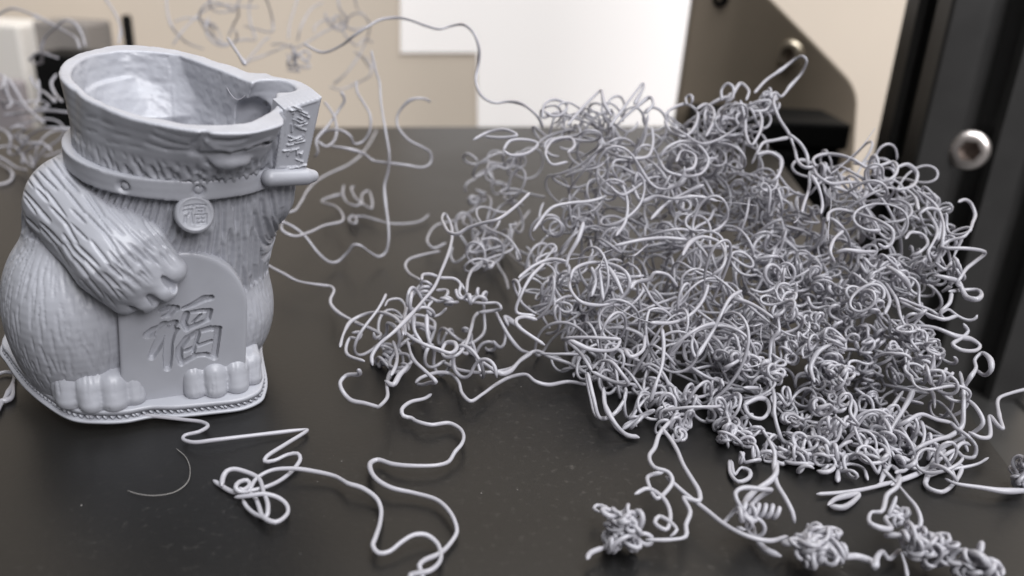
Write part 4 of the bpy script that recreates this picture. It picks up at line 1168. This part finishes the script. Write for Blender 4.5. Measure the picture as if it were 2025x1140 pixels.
# ---- the big tangle
tg = empty('filament_tangle', to_world(at_z(1430, 800)))
tag(tg, 'huge dense tangle of grey filament heaped on the right half of the bed', 'filament tangle')
for view, off, lst in (
    ('D', -1.0, ([290, 250, 300, 190, 350, 170, 395, 190, 380, 230, 330, 240, 300, 220], [400, 280, 470, 200, 543, 130, 548, 132, 560, 190, 590, 240], [580, 290, 640, 210, 700, 130, 728, 100, 730, 108, 690, 190], [620, 270, 700, 200, 755, 160, 770, 190, 740, 230],
                 [-10, 345, 60, 310, 130, 300, 180, 325, 120, 335, 40, 330], [120, 390, 150, 350, 230, 345, 270, 360, 230, 400, 150, 410, 120, 390], [400, 440, 330, 450, 308, 420, 310, 380, 350, 340, 410, 335, 430, 370, 400, 400], [560, 390, 640, 420, 740, 420, 770, 360, 765, 290],
                 [820, 240, 850, 210, 920, 190, 960, 220, 950, 290, 900, 330, 850, 310, 820, 260], [915, 190, 915, 160, 930, 150, 942, 165, 935, 190], [960, 210, 1000, 190, 1030, 210, 1030, 270, 1000, 330], [800, 420, 830, 380, 900, 350, 970, 370, 1010, 430, 980, 490, 900, 500, 830, 480, 800, 430], [870, 440, 900, 390, 950, 410, 940, 470, 890, 480],
                 [640, 540, 660, 620, 650, 700, 610, 760], [680, 540, 720, 610, 780, 590, 860, 600, 960, 590, 1050, 610], [760, 690, 830, 620, 920, 570, 990, 540], [250, 740, 330, 640, 400, 620, 500, 610, 570, 590])),
    ('K', -2.0, ([575, 500, 640, 430, 720, 375, 800, 315, 835, 303, 855, 325, 830, 390, 770, 460, 715, 520, 690, 500, 662, 515, 670, 540], [690, 510, 680, 560, 710, 640, 760, 720, 790, 800, 810, 870, 850, 900, 900, 895], [900, 890, 890, 860, 920, 835, 960, 828, 1040, 835, 1110, 860, 1180, 900, 1250, 890, 1320, 870, 1343, 905, 1310, 960, 1230, 985, 1150, 980],
                 [760, 720, 820, 770, 855, 830, 865, 890], [760, 740, 680, 755, 620, 770, 590, 820, 560, 880], [590, 830, 660, 820, 710, 850, 715, 910, 690, 960, 650, 990], [1340, 900, 1400, 885, 1447, 930, 1440, 980, 1400, 1010, 1340, 1020], [870, 920, 870, 1000, 840, 1100, 830, 1140], [880, 940, 920, 1010, 940, 1100, 930, 1150],
                 [1150, 980, 1060, 980, 980, 985, 920, 950, 890, 900], [400, 540, 400, 480, 430, 450, 460, 470, 455, 530, 420, 550], [450, 530, 500, 450, 545, 490, 530, 540], [540, 570, 600, 545, 660, 545, 640, 590, 560, 600], [500, 540, 525, 640, 530, 720, 560, 780, 600, 720, 615, 640, 600, 600])),
    ('J', -2.0, ([430, 500, 440, 450, 500, 425, 580, 440, 680, 470, 760, 500, 840, 560, 830, 640, 790, 665, 750, 640], [990, 305, 1040, 340, 1100, 390, 1140, 460, 1160, 540, 1150, 640, 1130, 720, 1110, 770], [1250, 380, 1290, 365, 1330, 390, 1355, 450, 1340, 510, 1320, 560, 1280, 600, 1200, 620, 1150, 650, 1160, 668, 1290, 670, 1400, 685, 1416, 705, 1360, 750, 1300, 800, 1260, 860, 1240, 890, 1280, 920],
                 [1110, 760, 1160, 800, 1200, 770, 1240, 680, 1280, 600], [1190, 940, 1290, 930, 1370, 930, 1395, 965, 1360, 990, 1310, 980, 1280, 940, 1250, 880, 1180, 855, 1100, 840], [1210, 950, 1190, 1020, 1140, 1070, 1160, 1110, 1245, 1095], [880, 980, 980, 1020, 1080, 1060, 1150, 1110], [910, 290, 980, 350, 1000, 430], [1060, 440, 1120, 560, 1090, 640, 1060, 700, 1080, 760],
                 [650, 370, 675, 310, 660, 240, 610, 205], [480, 760, 450, 700, 470, 620, 530, 560], [480, 700, 540, 680, 640, 690, 740, 690], [800, 780, 880, 830, 930, 880, 950, 930], [700, 860, 770, 900, 820, 990, 790, 1080], [450, 280, 520, 300, 600, 340, 640, 400], [1120, 620, 1135, 540, 1130, 440, 1060, 420, 1000, 460], [920, 610, 960, 570, 1020, 580, 1060, 640, 1000, 700, 950, 720])),
    ('H', -1.5, ([500, 0, 490, 70, 400, 130, 395, 200, 400, 270, 360, 320, 350, 430, 345, 540, 375, 640, 375, 740, 400, 840, 430, 900, 500, 880, 490, 860, 440, 840], [1000, 0, 1060, 90, 1090, 200, 1140, 300], [1090, 110, 1200, 160, 1320, 205, 1400, 185], [1150, 240, 1270, 250, 1400, 300, 1490, 320, 1530, 350, 1510, 380, 1420, 375, 1380, 350, 1430, 310, 1465, 270, 1440, 230],
                 [1510, 490, 1560, 520, 1595, 490, 1590, 430, 1545, 395, 1505, 430, 1510, 480, 1480, 530, 1450, 580, 1420, 640], [1420, 500, 1440, 600, 1440, 720, 1430, 810, 1370, 860, 1300, 880, 1200, 920, 1130, 970], [1450, 650, 1510, 700, 1550, 790, 1500, 840, 1400, 890, 1320, 930, 1270, 1000, 1240, 1080, 1220, 1140],
                 [1060, 810, 1120, 780, 1200, 740, 1290, 770, 1370, 790, 1400, 820, 1460, 860, 1510, 920, 1500, 980, 1440, 980, 1390, 945, 1310, 990, 1250, 1040, 1100, 1110, 950, 1140], [1150, 920, 1180, 840, 1195, 785, 1220, 850, 1200, 920, 1150, 950], [1580, 985, 1520, 1020, 1400, 1045, 1250, 1050, 1100, 1040],
                 [1000, 880, 1060, 780, 1120, 680, 1160, 600], [1010, 770, 1050, 680, 1100, 610], [840, 720, 940, 730, 1010, 790, 1030, 850, 990, 890, 920, 850, 930, 810, 1000, 820], [740, 560, 770, 620, 820, 670, 830, 740, 780, 800, 740, 850, 770, 890], [200, 590, 300, 600, 290, 640, 210, 680, 240, 750, 300, 765, 345, 710, 330, 660, 280, 650, 200, 690],
                 [120, 1000, 130, 1080, 170, 1120, 230, 1100, 235, 1060, 190, 1040, 150, 1080, 130, 1000], [270, 990, 310, 975, 370, 1000, 420, 1020, 460, 970, 440, 900, 410, 880], [580, 800, 620, 880, 690, 950, 760, 970], [520, 840, 600, 900, 700, 960, 690, 990, 600, 1000, 480, 970], [680, 890, 720, 800, 720, 740], [1130, 440, 1120, 500, 1160, 550, 1210, 540],
                 [730, 1120, 740, 1050, 800, 1020, 870, 1040, 900, 1110], [970, 1130, 1000, 1060, 1030, 1030, 1070, 1060, 1060, 1120, 1030, 1140], [600, 560, 580, 470, 620, 390, 700, 340])),
    ('I', -2.0, ([330, 300, 345, 250, 400, 215, 480, 205, 570, 225, 625, 270, 635, 320, 600, 380, 540, 415, 460, 425, 380, 405, 335, 350, 325, 290], [905, 170, 950, 100, 1020, 75, 1090, 100, 1125, 160, 1110, 230, 1060, 270], [740, 515, 850, 515, 940, 480, 1010, 400, 1040, 320], [590, 600, 420, 590, 315, 595, 310, 600, 390, 680, 440, 760], [590, 602, 560, 650, 430, 650, 330, 605],
                 [400, 0, 370, 90, 320, 180, 310, 230], [440, 755, 480, 715, 540, 715, 590, 770, 630, 830, 560, 820, 440, 765], [420, 770, 450, 900, 480, 1000, 540, 995, 600, 940, 615, 870], [800, 540, 810, 620, 800, 740, 770, 830, 740, 920], [150, 480, 55, 460, 80, 370, 130, 280, 200, 210], [65, 285, 150, 220, 230, 190, 310, 200],
                 [200, 630, 60, 530, 55, 500, 100, 485, 160, 500], [500, 850, 510, 940, 560, 1030, 620, 1090, 680, 1100], [980, 690, 1060, 560, 1100, 480, 1150, 390, 1210, 350], [1150, 380, 1260, 420, 1370, 490], [640, 340, 660, 310, 740, 290, 760, 260, 830, 270, 880, 330], [610, 650, 640, 690, 700, 660, 715, 580],
                 [440, 230, 460, 300, 440, 380], [480, 240, 490, 320, 500, 400], [520, 220, 570, 300, 600, 370], [560, 120, 700, 90, 820, 80, 930, 90], [600, 1050, 680, 1000, 760, 960])),
    ('B', -0.5, ([20, 230, 40, 330, 70, 420, 130, 420, 190, 350, 200, 290], [100, 290, 110, 380, 150, 460, 200, 500, 260, 515], [180, 480, 260, 430, 330, 390], [1060, 770, 1200, 760, 1350, 730, 1480, 690, 1560, 650, 1640, 570], [1110, 820, 1150, 790, 1250, 770, 1180, 830, 1120, 825], [1550, 700, 1560, 740, 1620, 760, 1700, 690, 1710, 640, 1640, 660, 1560, 690]))):
    for cs in lst: traced('strand', view, ('heap', off), cs, tg, r=RAD * 1.02)
N_TRACED = len(tg.children)
zz = traced('filament_strand', 'H', ('bed', 3, 3), [1830, 590, 1710, 620, 1640, 650, 1640, 740, 1660, 822, 1640, 810, 1588, 750, 1585, 868, 1530, 870, 1470, 840], label='zigzag filament sticking out to the right edge of the photo', wob=0.3)
traced('filament_strand', 'B', ('bed', 1, 1), [1640, 700, 1680, 720, 1800, 740, 1900, 755, 2060, 752], label='straight thin filament lying on the bed towards the right edge', wob=0.1)

BL = [ # u, v, ru, rv, depth offset, dr, n, length, style
    (1130, 255, 60, 42, 4, 4, 8, 34, 'loop'), (1240, 270, 70, 55, 4, 5, 12, 40, 'loop'), (1385, 272, 90, 50, 4, 5, 16, 40, 'loop'), (1455, 248, 56, 36, 2, 4, 8, 36, 'curl'), (1515, 205, 30, 26, 0, 3, 7, 20, 'tight'),
    (1250, 350, 130, 55, 6, 6, 15, 50, 'loop'), (1400, 345, 110, 65, 5, 6, 16, 46, 'loop'), (1505, 390, 70, 65, 4, 5, 12, 36, 'curl'),
    (1150, 400, 65, 55, 8, 6, 5, 40, 'loop'), (1330, 455, 180, 70, 6, 8, 20, 56, 'loop'), (1200, 480, 90, 60, 8, 6, 8, 46, 'loop'), (1190, 560, 60, 50, 2, 3, 9, 26, 'curl'),
    (1095, 600, 68, 75, 4, 5, 16, 36, 'curl'), (1300, 570, 170, 80, 5, 8, 20, 60, 'sweep'), (1340, 680, 200, 80, 5, 8, 24, 60, 'sweep'), (1420, 560, 120, 80, 5, 7, 14, 46, 'loop'), (1200, 750, 75, 60, 2, 5, 12, 40, 'loop'),
    (1290, 815, 70, 48, 1, 4, 10, 34, 'curl'), (1420, 830, 42, 60, 0, 3.5, 11, 26, 'tight'), (1480, 725, 45, 42, -1, 3, 10, 24, 'tight'), (1600, 560, 140, 95, 2, 7, 22, 44, 'curl'),
    (1700, 430, 95, 75, 2, 6, 18, 44, 'loop'), (1690, 345, 85, 32, 2, 4, 10, 36, 'loop'), (1815, 430, 40, 55, 2, 4, 7, 30, 'curl'), (1845, 545, 45, 38, 0, 3.5, 9, 26, 'curl'), (1740, 540, 90, 70, 2, 6, 14, 40, 'curl'),
    (1610, 680, 120, 66, 0, 5, 20, 32, 'tight'), (1805, 690, 66, 60, -1, 4, 15, 30, 'curl'), (1700, 640, 90, 60, 2, 5, 12, 36, 'curl'), (1590, 790, 80, 58, -1, 4, 15, 26, 'tight'), (1720, 770, 60, 40, 1, 4, 8, 28, 'tight'),
    (1730, 860, 90, 45, -1, 3, 7, 30, 'curl'), (1610, 925, 46, 32, -1, 3, 9, 24, 'curl'), (1770, 900, 60, 30, -1.5, 2.5, 7, 24, 'tight'), (1500, 640, 120, 60, 4, 6, 12, 40, 'loop'),
    (1480, 470, 90, 60, 8, 5, 10, 44, 'loop'), (1570, 460, 70, 60, 8, 5, 9, 40, 'curl'), (1540, 540, 90, 60, 6, 5, 10, 40, 'curl'), (1430, 770, 90, 60, 3, 4, 8, 36, 'loop'), (1660, 900, 110, 40, -1, 3, 8, 30, 'curl'), (1840, 820, 60, 60, 0, 3, 5, 30, 'loop'), (1350, 400, 160, 70, 10, 6, 9, 50, 'sweep'), (1440, 895, 30, 36, -1, 2.5, 5, 20, 'curl'), (1325, 872, 30, 26, -0.5, 2.5, 5, 20, 'tight'), (1520, 905, 40, 30, -1, 2.5, 4, 22, 'curl'), (1700, 935, 90, 26, -1, 2, 6, 26, 'loop'), (1820, 905, 60, 30, -1, 2, 5, 26, 'loop'), (1570, 960, 34, 24, -1, 2, 5, 18, 'tight'), (1320, 880, 40, 30, -1, 2, 5, 22, 'curl'), (1460, 930, 24, 24, -1, 2, 3, 16, 'tight'),
    (1015, 320, 60, 34, 16, 5, 5, 36, 'loop'), (1010, 420, 55, 60, 16, 5, 6, 36, 'loop'), (960, 510, 55, 50, 12, 4, 5, 30, 'loop'), (1060, 480, 50, 60, 10, 5, 5, 36, 'loop'),
    (1470, 720, 26, 26, -2, 2, 7, 22, 'tight'), (1650, 740, 40, 34, -2, 2.5, 8, 22, 'tight'), (1800, 660, 36, 34, -2.5, 2.5, 8, 22, 'tight'), (1580, 700, 34, 30, -2.5, 2.5, 7, 20, 'tight'), (1740, 700, 34, 30, -2, 2.5, 7, 20, 'tight'), (1690, 600, 46, 40, -2, 3, 8, 26, 'curl'), (1540, 590, 40, 34, -1, 3, 6, 24, 'curl')]
for k, (u, v, ru, rv, do, dr, n, L, st) in enumerate(BL):
    back = 0.55 * dr
    low_r = u > 1400 and v > 590
    knotty = st in ('curl', 'tight')
    n2 = max(3, int(round(n * (0.68 if u < 1330 else 0.84 if not low_r else 0.78))))
    if knotty: ru, rv, dr = ru * 0.80, rv * 0.80, dr * 0.8
    blob_strands(tg, u, v, ru, rv, heap_depth(u, v) + do + back, dr * 1.5, n2, L, st, 300 + k, r=RAD * 0.87, pull=1.5 if knotty else 0.6)

# past 300 strands, the ones that show least become one mass
_st = [o for o in tg.children if o.name.split('.')[0] == 'strand']
_tr = set(o.name for o in _st[:N_TRACED])
_cw = np.array(cam.matrix_world.translation)
def _show(o):
    c = np.array(o.data.vertices[len(o.data.vertices) // 2].co) + np.array(tg.location)
    return (o.name in _tr, len(o.data.vertices) / np.linalg.norm(c - _cw) ** 2)
_st.sort(key=_show, reverse=True)
rest = _st[290:]
if rest:
    V_, F_, off = [], [], 0
    for o in rest:
        n = len(o.data.vertices); co = np.zeros(n * 3, np.float32); o.data.vertices.foreach_get('co', co)
        V_.append(co.reshape(-1, 3) / MM)
        F_ += [tuple(i + off for i in p.vertices) for p in o.data.polygons]
        off += n
        me_ = o.data; bpy.data.objects.remove(o); bpy.data.meshes.remove(me_)
    mo = mesh_obj('strand_mass', np.concatenate(V_), F_, M_FIL, tg); mo['kind'] = 'stuff'

# ---- small knots on the bed at the bottom, and their tails
def knot_at(u, v, ru, rv, h, n, L, style, seed, label, tails=()):
    c = at_z(u, v, h)
    e = empty('filament_knot', to_world(at_z(u, v + rv * 0.6, 0.0)))
    tag(e, label, 'filament knot', 'small knots of filament')
    for k, (sty, f_) in enumerate(style):
        blob_strands(e, u, v, ru * f_ * 0.74, rv * f_ * 0.74, c[2], ru * c[2] / FPX * 0.5, max(2, int(n * 0.95 / len(style))), L, sty, seed + k, pull=2.2)
    for hs, cs in tails: traced('strand', 'B', ('bed', hs[0], hs[1]), cs, e, wob=0.3)
    return e
knot_at(1232, 1045, 44, 46, 2.2, 14, 26, [('knot', 1.0), ('curl', 1.05)], 501, 'crumpled filament knot on the bed, farthest left of the bottom knots',
        [((4, 2.5), [400, 440, 350, 500, 330, 560, 305, 600, 330, 650, 390, 670, 410, 710, 380, 760, 340, 790, 300, 720, 300, 690, 370, 670]), ((3, 2), [240, 770, 300, 745, 370, 790, 400, 860, 380, 930, 330, 900, 350, 870, 430, 930, 400, 960]), ((4, 1.5), [360, 470, 400, 520, 430, 570, 460, 640, 490, 690, 530, 760, 530, 800, 480, 790, 460, 785, 490, 850, 470, 910, 470, 960, 400, 975, 290, 975]), ((1.5, 1), [25, 1062, 40, 1035, 100, 1010]), ((1.5, 1.5), [80, 850, 55, 835, 70, 820, 110, 830, 120, 860])])
knot_at(1608, 1078, 46, 42, 2.2, 14, 24, [('knot', 1.0), ('curl', 1.0)], 511, 'round filament knot on the bed at the bottom, fed by two long tails',
        [((5, 2), [840, 520, 870, 580, 870, 640, 880, 720, 920, 790, 950, 850, 960, 900]), ((3, 1.5), [380, 690, 470, 770, 560, 840, 650, 910, 750, 960, 850, 980, 930, 960]), ((1, 1), [770, 900, 790, 970, 830, 1020, 900, 1050]), ((1.5, 1), [1130, 1005, 1180, 1050, 1240, 1050, 1310, 1075, 1325, 1100, 1330, 1060, 1360, 1030, 1380, 1060, 1440, 1020])])
ck = empty('filament_coil', to_world(at_z(1500, 1015)))
tag(ck, 'little spring coil of filament hanging above the round bottom knot', 'filament coil')
traced('strand', 'B', ('bed', 4, 2.5), [880, 620, 875, 680, 850, 710, 790, 750, 740, 800, 730, 850, 770, 890, 800, 870], ck, wob=0.2)
tt = np.linspace(0, 1, 90)
cen_l = np.array([to_world(at_z(1150 + (700 + 185 * t) / 2.28, 640 + (835 + 15 * t) / 2.28, 3.0)) for t in tt])
ph = tt * 2 * np.pi * 6
helix = cen_l + 0.45 * (np.cos(ph)[:, None] * np.array([0.25, 0.3, 1.0]) + np.sin(ph)[:, None] * np.array([0.1, 1.0, -0.2]))
strand('strand', helix, ck, RAD, 8, 3, np.array(ck.location) / MM)
blob_strands(ck, 1478, 1015, 22, 22, at_z(1478, 1015, 2.5)[2], 1.5, 3, 14, 'tight', 521)
knot_at(1830, 1085, 44, 34, 2.2, 10, 24, [('curl', 1.0), ('loop', 1.1)], 531, 'open filament knot on the bed below the tangle, second from the right corner',
        [((5, 2), [1360, 660, 1420, 720, 1470, 780, 1510, 830, 1530, 890, 1520, 940, 1560, 960]), ((2, 1.5), [1440, 1030, 1460, 1090, 1470, 1150]), ((2, 2), [1520, 1010, 1450, 1010, 1460, 970, 1520, 960, 1570, 980, 1560, 1040, 1500, 1060, 1450, 1030])])
knot_at(1942, 1118, 42, 34, 2.0, 10, 22, [('knot', 1.0), ('loop', 1.1)], 541, 'filament knot in the bottom right corner of the photo')
knot_at(1770, 1020, 26, 18, 2.5, 3, 12, [('knot', 1.0)], 551, 'tiny hooked filament curl hanging under the tangle',
        [((5, 2), [1440, 690, 1420, 740, 1380, 770, 1350, 850, 1310, 850, 1300, 900, 1340, 920, 1395, 925, 1370, 880, 1400, 865, 1440, 870, 1440, 900, 1410, 910]), ((4, 3), [1420, 780, 1400, 830, 1380, 870])])
knot_at(2022, 940, 18, 34, 1.6, 6, 18, [('knot', 1.0)], 561, 'small filament knot cut off by the right edge of the photo')

# hair-thin strings drawn out by the nozzle
rh = np.random.default_rng(77)
for k in range(16):
    u, v = rh.uniform(1100, 1650), rh.uniform(330, 760)
    a_ = rh.uniform(0, 6.28); L_ = rh.uniform(60, 170)
    pp = [(u + math.cos(a_) * L_ * t_ + rh.uniform(-6, 6), v + math.sin(a_) * L_ * 0.7 * t_ + 14 * t_ * (1 - t_) * 4 * rh.uniform(0.2, 1)) for t_ in np.linspace(0, 1, 5)]
    P = catmull(to_world(np.array([at_d(a, b, heap_depth(a, b) - 1.5 + 1.0 * rh.normal()) for a, b in pp])), 0.5)
    strand('thin_string', P, tg, rh.uniform(0.05, 0.09), 5, k, np.array(tg.location) / MM)
def inside_cat(pts): return catmull(np.array([[float(c) for c in p] for p in pts]), 0.4)
for k, pts in enumerate(([wall_in(372, 120), qc(450, 150, RIM - 0.6), wall_in(540, 192)], [wall_in(430, 140), wall_in(470, 205) * 0.5 + qc(470, 190, RIM - 1.5) * 0.5, wall_in(500, 175)])):
    strand('thin_string', inside_cat(pts), cat, 0.055, 5, k, (0, 0, 0))

# ---- dust specks and a faint hair on the bed
r_ = np.random.default_rng(9)
dv, df = [], []
for k in range(36):
    u, v = r_.uniform(20, 2000), r_.uniform(300, 1135)
    c = to_world(at_z(u, v, 0.06)); s = r_.uniform(0.03, 0.09)
    b0 = len(dv)
    for a in range(5):
        an = a * 2 * math.pi / 5 + r_.uniform(0, 0.6); dv.append((c[0] + s * math.cos(an) * r_.uniform(0.6, 1.4), c[1] + s * math.sin(an), 0.03))
    dv.append((c[0], c[1], 0.03 + s))
    df += [(b0 + a, b0 + (a + 1) % 5, b0 + 5) for a in range(5)]
tag(mesh_obj('dust', dv, df, M_DUST), kind='stuff')
hair = lay('C', ('bed', 0.06, 0.06), [140, 310, 195, 360, 220, 440, 200, 510, 130, 560, 20, 580, -80, 570, -140, 550], 3, 0)
o = strand('dust_fibre', hair, None, 0.035, 5, 1, hair[0]); o.data.materials.clear(); o.data.materials.append(M_DUST)
tag(o, 'faint thin fibre curved on the bed in the shadow below the cat', 'fibre')
